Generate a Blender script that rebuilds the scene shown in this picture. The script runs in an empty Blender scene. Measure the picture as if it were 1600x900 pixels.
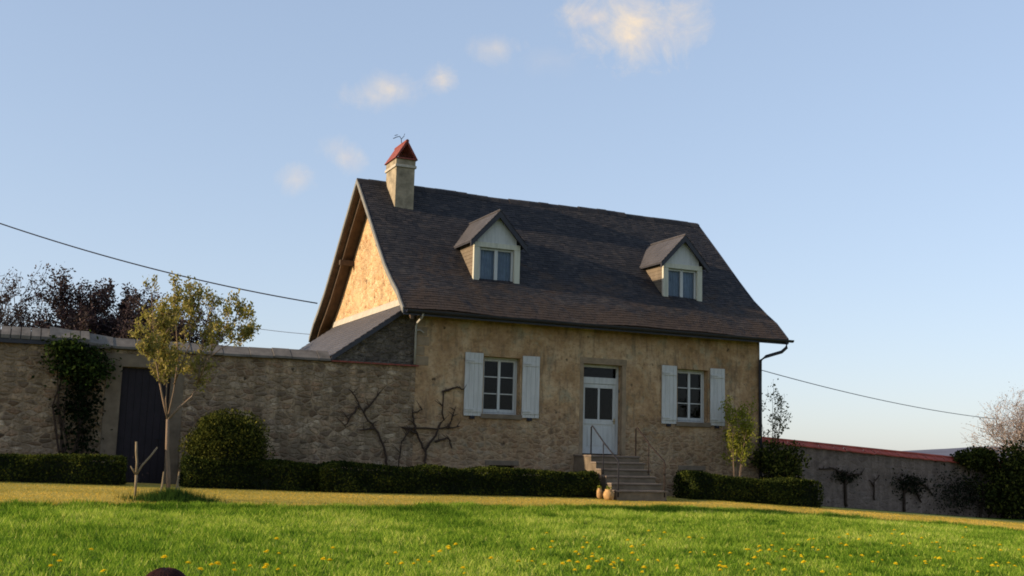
import bpy, math, random
import numpy as np
from mathutils import Vector, Matrix
random.seed(7); rng = np.random.default_rng(11)
S = bpy.context.scene
COL = S.collection

# ------------------------------------------------------------------ camera frame (metres, house corner at 0,0)
CAM = np.array([-9.683, -27.397, 1.269])
YAW, PITCH, ROLL, FPX = 24.316, 8.418, 1.546, 1728.857
def basis():
    y, p, r = np.radians([YAW, PITCH, ROLL])
    f = np.array([np.sin(y)*np.cos(p), np.cos(y)*np.cos(p), np.sin(p)])
    rt = np.array([np.cos(y), -np.sin(y), 0]); up = np.cross(rt, f)
    return rt*np.cos(r)+up*np.sin(r), -rt*np.sin(r)+up*np.cos(r), f
RT, UP, FW = basis()
def ray(px, py):
    v = FW*FPX + RT*(px-800) + UP*(450-py); return v/np.linalg.norm(v)
def at(px, py, pl, val):                       # a measured point on a known real plane x / y / z = val
    v = ray(px, py); i = 'xyz'.index(pl); t = (val-CAM[i])/v[i]
    return CAM + t*v

# ------------------------------------------------------------------ node helpers
def newmat(name):
    m = bpy.data.materials.new(name); m.use_nodes = True
    nt = m.node_tree; nt.nodes.clear()
    out = nt.nodes.new('ShaderNodeOutputMaterial')
    return m, nt, out
class G:
    def __init__(s, nt): s.nt = nt
    def n(s, t, **kw):
        nd = s.nt.nodes.new(t)
        for k, v in kw.items(): setattr(nd, k, v)
        return nd
    def l(s, a, b): s.nt.links.new(a, b)
    def val(s, sock, v):
        if hasattr(v, 'links') or hasattr(v, 'is_output'): s.l(v, sock)
        else: sock.default_value = v
    def coord(s, kind='Object', scale=(1,1,1)):
        tc = s.n('ShaderNodeTexCoord'); mp = s.n('ShaderNodeMapping'); mp.inputs['Scale'].default_value = scale
        s.l(tc.outputs[kind], mp.inputs[0]); return mp.outputs[0]
    def noise(s, vec, scale, detail=4, rough=.6, dist=0, out='Fac'):
        nd = s.n('ShaderNodeTexNoise'); nd.inputs['Scale'].default_value = scale
        nd.inputs['Detail'].default_value = detail; nd.inputs['Roughness'].default_value = rough
        nd.inputs['Distortion'].default_value = dist; s.l(vec, nd.inputs['Vector']); return nd.outputs[out]
    def ramp(s, fac, stops):
        r = s.n('ShaderNodeValToRGB'); e = r.color_ramp.elements
        while len(e) < len(stops): e.new(.5)
        for el, (p, c) in zip(e, stops):
            el.position = p; el.color = (c, c, c, 1) if isinstance(c, (int, float)) else (*c, 1)
        s.l(fac, r.inputs[0]); return r.outputs[0]
    def mix(s, fac, a, b, mode='MIX'):
        m = s.n('ShaderNodeMix', data_type='RGBA', blend_type=mode)
        s.val(m.inputs[0], fac)
        for sock, v in ((m.inputs[6], a), (m.inputs[7], b)):
            if isinstance(v, tuple): sock.default_value = (*v, 1) if len(v) == 3 else v
            else: s.l(v, sock)
        return m.outputs[2]
    def math(s, op, a, b=0, clamp=False):
        m = s.n('ShaderNodeMath', operation=op, use_clamp=clamp)
        s.val(m.inputs[0], a); s.val(m.inputs[1], b); return m.outputs[0]
    def bump(s, h, strength=.5, dist=.02, normal=None):
        b = s.n('ShaderNodeBump'); b.inputs['Strength'].default_value = strength; b.inputs['Distance'].default_value = dist
        s.l(h, b.inputs['Height'])
        if normal is not None: s.l(normal, b.inputs['Normal'])
        return b.outputs[0]
    def attr(s, name='rnd'):
        a = s.n('ShaderNodeAttribute'); a.attribute_name = name; return a.outputs['Fac']
    def vscale(s, vec, sc):
        m = s.n('ShaderNodeVectorMath', operation='MULTIPLY'); s.l(vec, m.inputs[0]); m.inputs[1].default_value = sc; return m.outputs[0]
    def sep(s, vec):
        m = s.n('ShaderNodeSeparateXYZ'); s.l(vec, m.inputs[0]); return m.outputs
def principled(g, out, col, rough=.8, normal=None, spec=.3, metal=0):
    p = g.n('ShaderNodeBsdfPrincipled')
    if isinstance(col, tuple): p.inputs['Base Color'].default_value = (*col, 1)
    else: g.l(col, p.inputs['Base Color'])
    g.val(p.inputs['Roughness'], rough); p.inputs['Specular IOR Level'].default_value = spec; p.inputs['Metallic'].default_value = metal
    if normal is not None: g.l(normal, p.inputs['Normal'])
    g.l(p.outputs[0], out.inputs[0]); return p

def mat_plain(name, c, rough=.6, var=.15, scale=6, bump=.15, metal=0, spec=.3):
    m, nt, out = newmat(name); g = G(nt); v = g.coord()
    f = g.noise(v, scale, 6, .65)
    col = g.mix(g.ramp(f, [(.3, 0.), (.7, 1.)]), tuple(x*(1-var) for x in c), tuple(min(1, x*(1+var)) for x in c))
    principled(g, out, col, rough, g.bump(g.noise(v, scale*6, 4), bump, .01), spec, metal); return m

def mat_paint(name, c):
    m, nt, out = newmat(name); g = G(nt); v = g.coord()
    st = g.noise(g.vscale(v, (9, 9, .8)), 1.5, 6, .7); b = g.noise(v, 5, 6, .7)
    col = g.mix(g.ramp(st, [(.35, .55), (.55, 0.)]), c, tuple(.62*x for x in c))
    col = g.mix(g.ramp(b, [(.60, 0.), (.72, .5)]), col, (c[0]*.75, c[1]*.68, c[2]*.55))
    principled(g, out, col, .65, g.bump(st, .3, .01), .2); return m

def mat_rubble(name, stones, mortar, sx=3.0, sz=5.2, bstr=.9, over=None, dirt=.35):
    """rough stones laid in lime mortar, partly smeared over"""
    m, nt, out = newmat(name); g = G(nt)
    v = g.coord()
    wob = g.noise(v, 1.7, 3, .6, out='Color')
    ad = g.n('ShaderNodeMix', data_type='VECTOR'); ad.inputs[0].default_value = .13
    g.l(v, ad.inputs[4]); g.l(wob, ad.inputs[5])
    sv = g.vscale(ad.outputs[1], (sx, sx, sz))
    vo = g.n('ShaderNodeTexVoronoi', feature='F1'); vo.inputs['Scale'].default_value = 1.25; vo.inputs['Randomness'].default_value = .9; g.l(sv, vo.inputs['Vector'])
    ve = g.n('ShaderNodeTexVoronoi', feature='DISTANCE_TO_EDGE'); ve.inputs['Scale'].default_value = 1.25; ve.inputs['Randomness'].default_value = .9; g.l(sv, ve.inputs['Vector'])
    sp = g.n('ShaderNodeSeparateColor'); g.l(vo.outputs['Color'], sp.inputs[0])
    n = len(stones); sc = g.ramp(sp.outputs[0], [(i/(n-1), c) for i, c in enumerate(stones)])
    fine = g.noise(v, 14, 8, .7)
    sc = g.mix(g.ramp(fine, [(.36, .8), (.52, 0.)]), sc, tuple(.45*x for x in stones[0]), 'MIX')
    edge = g.math('ADD', ve.outputs['Distance'], g.math('MULTIPLY', g.math('SUBTRACT', g.noise(v, 7, 6, .75), .5), .5))
    mk = g.ramp(edge, [(.0, .85), (.16, 0.)])
    big = g.noise(v, .8, 5, .65)
    smear = g.math('MAXIMUM', mk, g.ramp(big, [(.52, 0.), (.62, .6)]))
    mcol = g.mix(g.noise(v, 9, 6, .7), tuple(.6*x for x in mortar), tuple(1.25*x for x in mortar))
    col = g.mix(smear, sc, mcol)
    # vertical weather streaks and blotches that belong to the masonry
    st = g.noise(g.vscale(v, (2.2, 2.2, .35)), 1.6, 6, .7)
    col = g.mix(g.ramp(st, [(.42, dirt), (.62, 0.)]), col, tuple(.28*x for x in mortar))
    hol = g.noise(v, 3.4, 3, .5)
    col = g.mix(g.ramp(hol, [(.29, .9), (.34, 0.)]), col, tuple(.12*x for x in mortar))
    pat = g.noise(v, 1.3, 5, .7, .3)
    col = g.mix(g.ramp(pat, [(.36, .55), (.50, 0.)]), col, tuple(.38*x for x in mortar))
    h = g.math('ADD', g.math('MULTIPLY', g.ramp(edge, [(.0, 0.), (.22, 1.)]), 1), g.math('MULTIPLY', fine, .7))
    h = g.math('MULTIPLY', h, g.math('SUBTRACT', 1.15, g.math('MULTIPLY', smear, .6)))
    principled(g, out, col, .93, g.bump(h, bstr, .05), .15); return m

def mat_facade():
    m, nt, out = newmat('ochre_render'); g = G(nt); v = g.coord(); z = g.sep(v)[2]; x = g.sep(v)[0]
    a = g.noise(v, .9, 8, .66, .4); b = g.noise(v, 4.5, 8, .7); c = g.noise(g.vscale(v, (3, 3, .45)), 1.6, 6, .7)
    col = g.ramp(a, [(.30, (.18, .105, .052)), (.44, (.33, .20, .098)), (.52, (.42, .27, .145)), (.60, (.50, .345, .20)), (.72, (.41, .30, .19))])
    e = g.noise(v, 1.9, 5, .7, .3)
    col = g.mix(g.ramp(e, [(.40, .5), (.52, 0.)]), col, (.29, .17, .09))
    col = g.mix(g.ramp(e, [(.54, 0.), (.66, .7)]), col, (.27, .245, .165))
    col = g.mix(g.ramp(b, [(.34, .7), (.48, 0.)]), col, (.15, .10, .06))
    col = g.mix(g.ramp(b, [(.55, 0.), (.75, .5)]), col, (.46, .355, .235))
    col = g.mix(g.ramp(c, [(.36, .55), (.50, 0.)]), col, (.10, .078, .055))
    # rubble showing through low down and in patches
    wob = g.noise(v, 2.2, 3, .6, out='Color'); ad = g.n('ShaderNodeMix', data_type='VECTOR'); ad.inputs[0].default_value = .2
    g.l(v, ad.inputs[4]); g.l(wob, ad.inputs[5]); sv = g.vscale(ad.outputs[1], (5.5, 5.5, 10))
    vo = g.n('ShaderNodeTexVoronoi'); g.l(sv, vo.inputs['Vector']); vo.inputs['Scale'].default_value = 1
    ve = g.n('ShaderNodeTexVoronoi', feature='DISTANCE_TO_EDGE'); g.l(sv, ve.inputs['Vector']); ve.inputs['Scale'].default_value = 1
    sp = g.n('ShaderNodeSeparateColor'); g.l(vo.outputs['Color'], sp.inputs[0])
    sc = g.ramp(sp.outputs[0], [(0, (.10, .062, .042)), (.35, (.27, .15, .09)), (.7, (.36, .255, .16)), (1, (.24, .20, .15))])
    sc = g.mix(g.ramp(b, [(.4, .6), (.6, 0.)]), sc, (.08, .06, .045))
    sc = g.mix(g.ramp(ve.outputs['Distance'], [(.0, .75), (.22, 0.)]), sc, (.36, .25, .15))
    low = g.math('MULTIPLY', g.math('SUBTRACT', 3.0, z), .26)
    msk = g.ramp(g.math('ADD', low, g.math('MULTIPLY', g.noise(v, 1.6, 7, .72), 1.3)), [(.78, 0.), (.96, .6)])
    col = g.mix(msk, col, sc)
    # darker band right under the eaves, broken up by noise
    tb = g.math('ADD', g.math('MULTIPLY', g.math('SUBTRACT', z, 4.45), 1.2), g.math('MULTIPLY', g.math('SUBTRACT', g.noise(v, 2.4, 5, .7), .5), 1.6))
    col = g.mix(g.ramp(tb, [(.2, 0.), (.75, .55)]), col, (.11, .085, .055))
    hol = g.noise(v, 3.0, 3, .5); f2 = g.noise(g.vscale(v, (1, 1, 1.5)), 8.5, 7, .78)
    col = g.mix(g.ramp(f2, [(.36, .55), (.47, 0.)]), col, (.13, .082, .048))
    col = g.mix(g.ramp(f2, [(.56, 0.), (.68, .45)]), col, (.56, .42, .26))
    col = g.mix(g.ramp(hol, [(.28, .85), (.33, 0.)]), col, (.05, .035, .025))
    h = g.math('ADD', g.math('MULTIPLY', a, .6), b)
    h = g.math('ADD', h, g.math('MULTIPLY', msk, g.ramp(ve.outputs['Distance'], [(0., 0.), (.25, .8)])))
    principled(g, out, col, .95, g.bump(h, .8, .05), .1); return m

def mat_roof():
    m, nt, out = newmat('old_flat_tiles'); g = G(nt); v = g.coord(); r = g.attr()
    col = g.ramp(r, [(0, (.018, .017, .020)), (.35, (.026, .024, .026)), (.8, (.034, .030, .031)), (1, (.052, .042, .038))])
    a = g.noise(v, .75, 8, .75, .6); z = g.sep(v)[2]
    low = g.math('ADD', a, g.math('MULTIPLY', g.math('SUBTRACT', 6.3, z), .10))
    col = g.mix(g.ramp(low, [(.50, 0.), (.64, .7)]), col, (.072, .044, .027))
    b = g.noise(v, 2.6, 7, .72)
    col = g.mix(g.ramp(b, [(.58, 0.), (.72, .7)]), col, (.085, .070, .055))
    col = g.mix(g.ramp(b, [(.3, .7), (.46, 0.)]), col, (.009, .009, .012))
    principled(g, out, col, .82, g.bump(g.noise(v, 30, 5, .7), .5, .015), .25); return m

def mat_leaf(name, cols, trans=.35, rough=.6):
    m, nt, out = newmat(name); g = G(nt); r = g.attr()
    n = len(cols); c = g.ramp(r, [(i/(n-1), k) for i, k in enumerate(cols)])
    d = g.n('ShaderNodeBsdfDiffuse'); g.l(c, d.inputs[0]); t = g.n('ShaderNodeBsdfTranslucent')
    c2 = g.mix(.5, c, (.95, 1.0, .35), 'MULTIPLY'); g.l(c2, t.inputs[0])
    mx = g.n('ShaderNodeMixShader'); mx.inputs[0].default_value = trans
    g.l(d.outputs[0], mx.inputs[1]); g.l(t.outputs[0], mx.inputs[2]); g.l(mx.outputs[0], out.inputs[0]); return m

def mat_bark(name, c):
    m, nt, out = newmat(name); g = G(nt); v = g.coord(scale=(8, 8, 2)); f = g.noise(v, 4, 6, .7)
    principled(g, out, g.mix(f, tuple(.5*x for x in c), tuple(1.4*x for x in c)), .9, g.bump(f, .6, .02), .15); return m

def gsheet(mb, x0, x1, y, z0, z1): mb.add([(x0, y, z0), (x1, y, z0), (x1, y, z1), (x0, y, z1)], [(0, 1, 2, 3)])
def mat_glass():
    m, nt, out = newmat('window_glass'); g = G(nt)
    t = g.n('ShaderNodeBsdfTransparent'); t.inputs[0].default_value = (.60, .63, .68, 1)
    gl = g.n('ShaderNodeBsdfGlossy'); gl.inputs['Roughness'].default_value = .05
    fr = g.n('ShaderNodeFresnel'); fr.inputs[0].default_value = 1.30
    mx = g.n('ShaderNodeMixShader'); g.l(fr.outputs[0], mx.inputs[0]); g.l(t.outputs[0], mx.inputs[1]); g.l(gl.outputs[0], mx.inputs[2])
    g.l(mx.outputs[0], out.inputs[0]); return m

def mat_ground():
    m, nt, out = newmat('meadow_soil'); g = G(nt); v = g.coord(); s = g.sep(v)
    a = g.noise(v, .35, 6, .65); b = g.noise(v, 6, 8, .75)
    gr = g.mix(g.ramp(b, [(.3, 0.), (.7, 1.)]), (.04, .07, .010), (.12, .19, .022))
    gr = g.mix(g.ramp(a, [(.45, 0.), (.65, .6)]), gr, (.13, .15, .03))
    dr = g.mix(g.ramp(b, [(.3, 0.), (.7, 1.)]), (.28, .23, .05), (.52, .40, .10))
    at_ = g.attr('dry')
    col = g.mix(at_, gr, dr)
    principled(g, out, col, .95, g.bump(b, .6, .04), .05); return m

M = {}
M['facade'] = mat_facade()
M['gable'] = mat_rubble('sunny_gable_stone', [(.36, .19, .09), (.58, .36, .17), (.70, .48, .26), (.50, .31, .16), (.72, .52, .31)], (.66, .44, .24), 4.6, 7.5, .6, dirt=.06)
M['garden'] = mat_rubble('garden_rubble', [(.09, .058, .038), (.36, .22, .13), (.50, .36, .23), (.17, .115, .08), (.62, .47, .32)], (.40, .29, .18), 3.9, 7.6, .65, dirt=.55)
M['leanstone'] = mat_rubble('grey_rubble', [(.08, .065, .055), (.17, .13, .10), (.24, .19, .145), (.12, .10, .085)], (.19, .155, .12), 4.4, 8, .8, dirt=.5)
M['boundary'] = mat_rubble('boundary_render', [(.17, .125, .105), (.25, .185, .15), (.20, .155, .13)], (.25, .185, .15), 2.5, 4, .4, dirt=.45)
M['roof'] = mat_roof()
M['coping'] = mat_plain('coping_stone', (.135, .118, .10), .9, .4, 3, .5)
M['dress'] = mat_plain('dressed_stone', (.24, .172, .108), .9, .28, 3, .4)
M['dressdark'] = mat_plain('weathered_stone', (.145, .11, .075), .9, .35, 3, .5)
M['step'] = mat_plain('step_stone', (.155, .12, .095), .9, .3, 4, .4)
M['white'] = mat_paint('white_paint', (.50, .49, .465))
M['shutter'] = mat_paint('pale_grey_blue_paint', (.49, .475, .45))
M['cream'] = mat_paint('cream_paint', (.52, .49, .39))
M['cheek'] = mat_plain('dormer_slate_hanging', (.15, .115, .08), .8, .2, 4, .3)
M['slate'] = mat_plain('slate_grey', (.066, .060, .062), .6, .25, 2.5, .3)
M['slatedark'] = mat_plain('dark_slate_edge', (.035, .034, .042), .6, .2, 3, .2)
M['timber'] = mat_plain('brown_timber', (.085, .055, .035), .85, .35, 5, .4)
M['barge'] = mat_plain('greyed_bargeboard', (.18, .17, .15), .8, .2, 4, .3)
M['gutter'] = mat_plain('dark_zinc', (.035, .035, .045), .45, .2, 4, .1, .3)
M['zinc'] = mat_plain('pale_zinc', (.33, .31, .27), .6, .2, 4, .1)
M['tubs'] = mat_plain('iron_rail', (.015, .014, .02), .8, .3, 6, .1, 0)
M['rust'] = mat_plain('rusty_rail', (.025, .016, .014), .95, .3, 6, .2)
M['red'] = mat_plain('red_clay_tile', (.33, .06, .035), .8, .35, 2.5, .3)
M['redcap'] = mat_plain('red_clay_chimney_tile', (.21, .05, .036), .8, .25, 8, .3)
M['chimney'] = mat_plain('chimney_render', (.27, .22, .15), .92, .5, 3, .5)
M['chband'] = mat_plain('chimney_band', (.40, .35, .28), .9, .15, 5, .3)
M['gate'] = mat_plain('dark_plum_wood', (.012, .008, .012), .7, .3, 5, .2)
M['dark'] = mat_plain('dark_opening', (.012, .011, .012), .9, .2, 5, .1)
M['curtain'] = mat_plain('blue_grey_curtain', (.36, .44, .52), .9, .2, 4, .2)
M['glass'] = mat_glass()
M['cable'] = mat_plain('cable_rubber', (.035, .035, .05), .6, .1, 5, .1)
M['brass'] = mat_plain('door_brass', (.35, .25, .1), .4, .1, 5, .1, .8)
M['pot'] = mat_plain('ochre_glaze', (.36, .21, .085), .8, .5, 8, .2)
M['stake'] = mat_plain('weathered_stake', (.20, .15, .09), .9, .3, 8, .3)
M['hair'] = mat_plain('dark_brown_hair', (.035, .010, .008), .75, .35, 40, .6, 0, .15)
M['skin'] = mat_plain('skin', (.50, .30, .21), .55, .05, 8, .05)
M['cloth'] = mat_plain('navy_cotton', (.03, .04, .09), .9, .15, 30, .2)
M['hill'] = mat_plain('hazed_wood', (.10, .10, .13), .95, .2, .01, .0)  # blue-grey of distant haze put into the woods' colour
M['ground'] = mat_ground()
M['bark_pale'] = mat_bark('pale_bark', (.20, .14, .095))
M['bark'] = mat_bark('dark_bark', (.06, .045, .04))
M['vine'] = mat_bark('vine_bark', (.05, .033, .024))
M['bark_pink'] = mat_bark('grey_pink_bark', (.17, .12, .11))
M['l_box'] = mat_leaf('box_leaves', [(.010, .017, .006), (.026, .036, .010), (.070, .080, .015), (.16, .155, .026)], .2)
M['l_bush'] = mat_leaf('bush_leaves', [(.010, .014, .006), (.03, .038, .010), (.085, .09, .018), (.20, .18, .035)], .25)
M['l_young'] = mat_leaf('young_leaves', [(.10, .11, .025), (.22, .20, .05), (.34, .28, .09), (.46, .35, .17)], .4)
M['l_plum'] = mat_leaf('plum_leaves', [(.02, .014, .018), (.042, .028, .034), (.075, .055, .055), (.17, .13, .12)], .25)
M['l_ivy'] = mat_leaf('ivy_leaves', [(.006, .010, .005), (.014, .022, .008), (.030, .045, .012), (.065, .10, .018)], .2)
M['l_ivydark'] = mat_leaf('ivy_dark', [(.012, .013, .010), (.02, .024, .015), (.035, .036, .02)], .15)
M['l_yellow'] = mat_leaf('yellow_green_leaves', [(.12, .13, .02), (.20, .21, .03), (.30, .29, .05)], .4)
M['l_bud'] = mat_leaf('buds', [(.30, .22, .19), (.42, .33, .28), (.22, .16, .14)], .3)
M['grass'] = mat_leaf('grass_blades', [(.05, .11, .012), (.13, .24, .022), (.25, .37, .040), (.45, .54, .08), (.75, .70, .22)], .45)
M['drygrass'] = mat_leaf('dry_grass_blades', [(.24, .22, .03), (.54, .37, .05), (.74, .48, .09), (.84, .62, .20)], .35)
M['tuft'] = mat_leaf('tuft_blades', [(.02, .04, .012), (.035, .07, .015), (.06, .11, .02)], .3)
M['dand'] = mat_leaf('dandelion_petals', [(.80, .60, .02), (.85, .68, .04)], .2)
M['stem'] = mat_leaf('flower_stem', [(.12, .20, .04), (.14, .22, .05)], .2)

# ------------------------------------------------------------------ mesh helpers
def link(name, me, mat, parent=None, loc=None):
    o = bpy.data.objects.new(name, me); COL.objects.link(o)
    if mat is not None:
        for mm in (mat if isinstance(mat, (list, tuple)) else [mat]): me.materials.append(mm)
    if parent is not None: o.parent = parent
    if loc is not None: o.location = loc
    return o
def tag(o, label=None, cat=None, group=None, kind=None):
    if label: o['label'] = label
    if cat: o['category'] = cat
    if group: o['group'] = group
    if kind: o['kind'] = kind
    return o
def empty(name, loc, label, cat, group=None):
    o = bpy.data.objects.new(name, None); COL.objects.link(o); o.location = loc; o.empty_display_size = .2
    return tag(o, label, cat, group)

class MB:
    """collects shapes; local origin o is subtracted"""
    def __init__(s, o=(0, 0, 0)): s.v = []; s.f = []; s.m = []; s.r = []; s.o = Vector(o)
    def add(s, vs, fs, mi=0, r=.5):
        b = len(s.v); s.v += [Vector(p)-s.o for p in vs]; s.f += [tuple(b+i for i in f) for f in fs]; s.m += [mi]*len(fs); s.r += [r]*len(fs)
    def box(s, x0, x1, y0, y1, z0, z1, mi=0, r=.5, mtx=None):
        vs = [Vector((x, y, z)) for x in (x0, x1) for y in (y0, y1) for z in (z0, z1)]
        if mtx is not None: vs = [mtx @ p for p in vs]
        s.add(vs, [(0, 1, 3, 2), (4, 6, 7, 5), (0, 4, 5, 1), (2, 3, 7, 6), (0, 2, 6, 4), (1, 5, 7, 3)], mi, r)
    def prism(s, poly, axis, a, b, mi=0, r=.5):
        """poly: list of 2D points; extrude along axis between a and b"""
        def P(p, t): return {'x': (t, p[0], p[1]), 'y': (p[0], t, p[1]), 'z': (p[0], p[1], t)}[axis]
        n = len(poly); vs = [P(p, a) for p in poly]+[P(p, b) for p in poly]
        s.add(vs, [tuple(range(n)), tuple(range(2*n-1, n-1, -1))]+[(i, (i+1) % n, n+(i+1) % n, n+i) for i in range(n)], mi, r)
    def tube(s, pts, rad, n=6, mi=0, r=.5, cap=True):
        pts = [Vector(p) for p in pts]; k = len(pts)
        if not hasattr(rad, '__len__'): rad = [rad]*k
        vs = []; up = Vector((0, 0, 1))
        for i, p in enumerate(pts):
            d = (pts[min(i+1, k-1)]-pts[max(i-1, 0)])
            d = d.normalized() if d.length > 1e-9 else Vector((0, 0, 1))
            a = d.cross(up if abs(d.z) < .95 else Vector((1, 0, 0))).normalized(); b = d.cross(a)
            for j in range(n):
                t = 2*math.pi*j/n; vs.append(p+(a*math.cos(t)+b*math.sin(t))*rad[i])
        fs = [(i*n+j, i*n+(j+1) % n, (i+1)*n+(j+1) % n, (i+1)*n+j) for i in range(k-1) for j in range(n)]
        if cap: fs += [tuple(range(n-1, -1, -1)), tuple((k-1)*n+j for j in range(n))]
        s.add(vs, fs, mi, r)
    def lathe(s, c, prof, n=14, mi=0):
        c = Vector(c); vs = [c+Vector((r*math.cos(2*math.pi*j/n), r*math.sin(2*math.pi*j/n), z)) for r, z in prof for j in range(n)]
        k = len(prof); s.add(vs, [(i*n+j, i*n+(j+1) % n, (i+1)*n+(j+1) % n, (i+1)*n+j) for i in range(k-1) for j in range(n)]+[tuple(range(n-1, -1, -1)), tuple((k-1)*n+j for j in range(n))], mi)
    def build(s, name, mat, parent=None, loc=None, smooth=False, bevel=0):
        me = bpy.data.meshes.new(name); me.from_pydata(s.v, [], s.f); me.polygons.foreach_set('material_index', s.m)
        a = me.attributes.new('rnd', 'FLOAT', 'FACE'); a.data.foreach_set('value', s.r)
        if smooth: me.polygons.foreach_set('use_smooth', [True]*len(s.f))
        import bmesh
        bm = bmesh.new(); bm.from_mesh(me); bmesh.ops.recalc_face_normals(bm, faces=bm.faces); bm.to_mesh(me); bm.free()
        me.update(); o = link(name, me, mat, parent, loc if loc is not None else (tuple(s.o) if parent is None else None))
        if parent is not None and loc is None: o.location = s.o-parent.matrix_basis.translation if parent.parent is None else Vector((0, 0, 0))
        if bevel:
            b = o.modifiers.new('bevel', 'BEVEL'); b.width = bevel; b.segments = 2; b.limit_method = 'ANGLE'
        return o

def fast_mesh(name, V, nper, rnd, mat, parent=None, loc=(0, 0, 0)):
    """V (N*nper,3) array of N separate polygons of nper corners"""
    V = np.asarray(V, np.float32).reshape(-1, 3)-np.array(loc, np.float32); N = len(V)//nper
    me = bpy.data.meshes.new(name); me.vertices.add(len(V)); me.vertices.foreach_set('co', V.ravel())
    me.loops.add(N*nper); me.loops.foreach_set('vertex_index', np.arange(N*nper, dtype=np.int32))
    me.polygons.add(N); me.polygons.foreach_set('loop_start', np.arange(0, N*nper, nper, dtype=np.int32))
    me.polygons.foreach_set('loop_total', np.full(N, nper, np.int32))
    a = me.attributes.new('rnd', 'FLOAT', 'FACE'); a.data.foreach_set('value', np.asarray(rnd, np.float32))
    me.update(calc_edges=True); me.validate()
    o = link(name, me, mat, parent); o.location = loc if parent is None else Vector(loc)-parent.location
    return o
def leaf_quads(P, size, aspect=.5, updir=0., rg=rng, flat=None):
    """diamond leaves of random orientation at points P"""
    P = np.asarray(P); N = len(P); a = rg.normal(size=(N, 3)); a[:, 2] += updir*2
    a /= np.linalg.norm(a, axis=1)[:, None]; b = rg.normal(size=(N, 3)); b -= (b*a).sum(1)[:, None]*a; b /= np.linalg.norm(b, axis=1)[:, None]
    s = (size*rg.uniform(.6, 1.35, N))[:, None]
    return np.stack([P, P+a*s*.5+b*s*aspect*.5, P+a*s, P+a*s*.5-b*s*aspect*.5], 1).reshape(-1, 3)

# cheap value noise for placement
_T = rng.random((64, 64))
def vn(x, y):
    x = np.asarray(x); y = np.asarray(y); xi = np.floor(x).astype(int); yi = np.floor(y).astype(int); fx = x-xi; fy = y-yi
    fx = fx*fx*(3-2*fx); fy = fy*fy*(3-2*fy); g = lambda i, j: _T[i % 64, j % 64]
    return (g(xi, yi)*(1-fx)+g(xi+1, yi)*fx)*(1-fy)+(g(xi, yi+1)*(1-fx)+g(xi+1, yi+1)*fx)*fy

# ------------------------------------------------------------------ ground
def gz(x, y):
    x = np.asarray(x, float); y = np.asarray(y, float)
    z = np.interp(x, [-200, -30, -9.6, -3, 4.5, 8, 12, 18, 26, 40, 200], [1.2, .7, .38, .24, .16, .13, -.08, -.41, -.83, -1.2, -3])
    d = -1.6-y
    f = np.interp(d, [0, 3.4, 22.4, 60, 400], [0, .2, .86, 1.1, 1.5])
    z = z-f
    z = z+.05*(vn(x*.45+3, y*.45+7)-.5)*np.clip((-3-y)/3, 0, 1)
    far = np.clip((np.hypot(x, y)-200)/800, 0, 1); return z*(1-far)-2*far
def yb(x): return np.interp(x, [-40, -12, -9.6, 1, 8, 14, 26, 60], [-7, -6.5, -6, -4.3, -4.2, -5.2, -6, -7])
def axis(c0, c1, st):
    core = np.arange(c0, c1+1e-6, st); out = [core]; d = st; v = c1; r = []; l = []
    while v < 4500: d *= 1.35; v += d; r.append(v)
    d = st; v = c0
    while v > -4500: d *= 1.35; v -= d; l.append(v)
    return np.array(l[::-1]+list(core)+r)
X = axis(-22, 34, .5); Y = axis(-34, 14, .5)
XX, YY = np.meshgrid(X, Y); ZZ = gz(XX, YY)
def grid_mesh(XX, YY, ZZ):
    ny, nx = XX.shape; vs = np.stack([XX, YY, ZZ], -1).reshape(-1, 3)
    i = np.arange(ny*nx).reshape(ny, nx); q = np.stack([i[:-1, :-1], i[:-1, 1:], i[1:, 1:], i[1:, :-1]], -1).reshape(-1, 4)
    me = bpy.data.meshes.new('ground'); me.from_pydata(vs.tolist(), [], q.tolist()); me.polygons.foreach_set('use_smooth', [True]*len(q)); return me
me = grid_mesh(XX, YY, ZZ)
dry = np.clip((YY-yb(XX)+.3*(vn(XX*.9, YY*2)-.5))/.5, 0, 1)*(YY < 3)
at_d = me.attributes.new('dry', 'FLOAT', 'POINT'); at_d.data.foreach_set('value', dry.ravel().astype(np.float32))
tag(link('ground', me, M['ground']), kind='structure')

# low wooded hills far off
ang = np.linspace(math.radians(-20), math.radians(75), 160); rr = np.linspace(1700, 3000, 12)
A, Rr = np.meshgrid(ang, rr); t = (Rr-1700)/1300
hx = CAM[0]+np.sin(A)*Rr; hy = CAM[1]+np.cos(A)*Rr
hh = (16+18*np.clip((A-.70)/.12,0,1)*1.0+5*np.sin(A*9+1)+5*np.sin(A*23)+3*(vn(A*60, A*0+3)))*np.sin(np.clip(t*1.6, 0, 1)*math.pi/2)-3
me = grid_mesh(hx, hy, hh); me.name = 'hills'
tag(link('hills', me, M['hill']), kind='structure')

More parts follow.
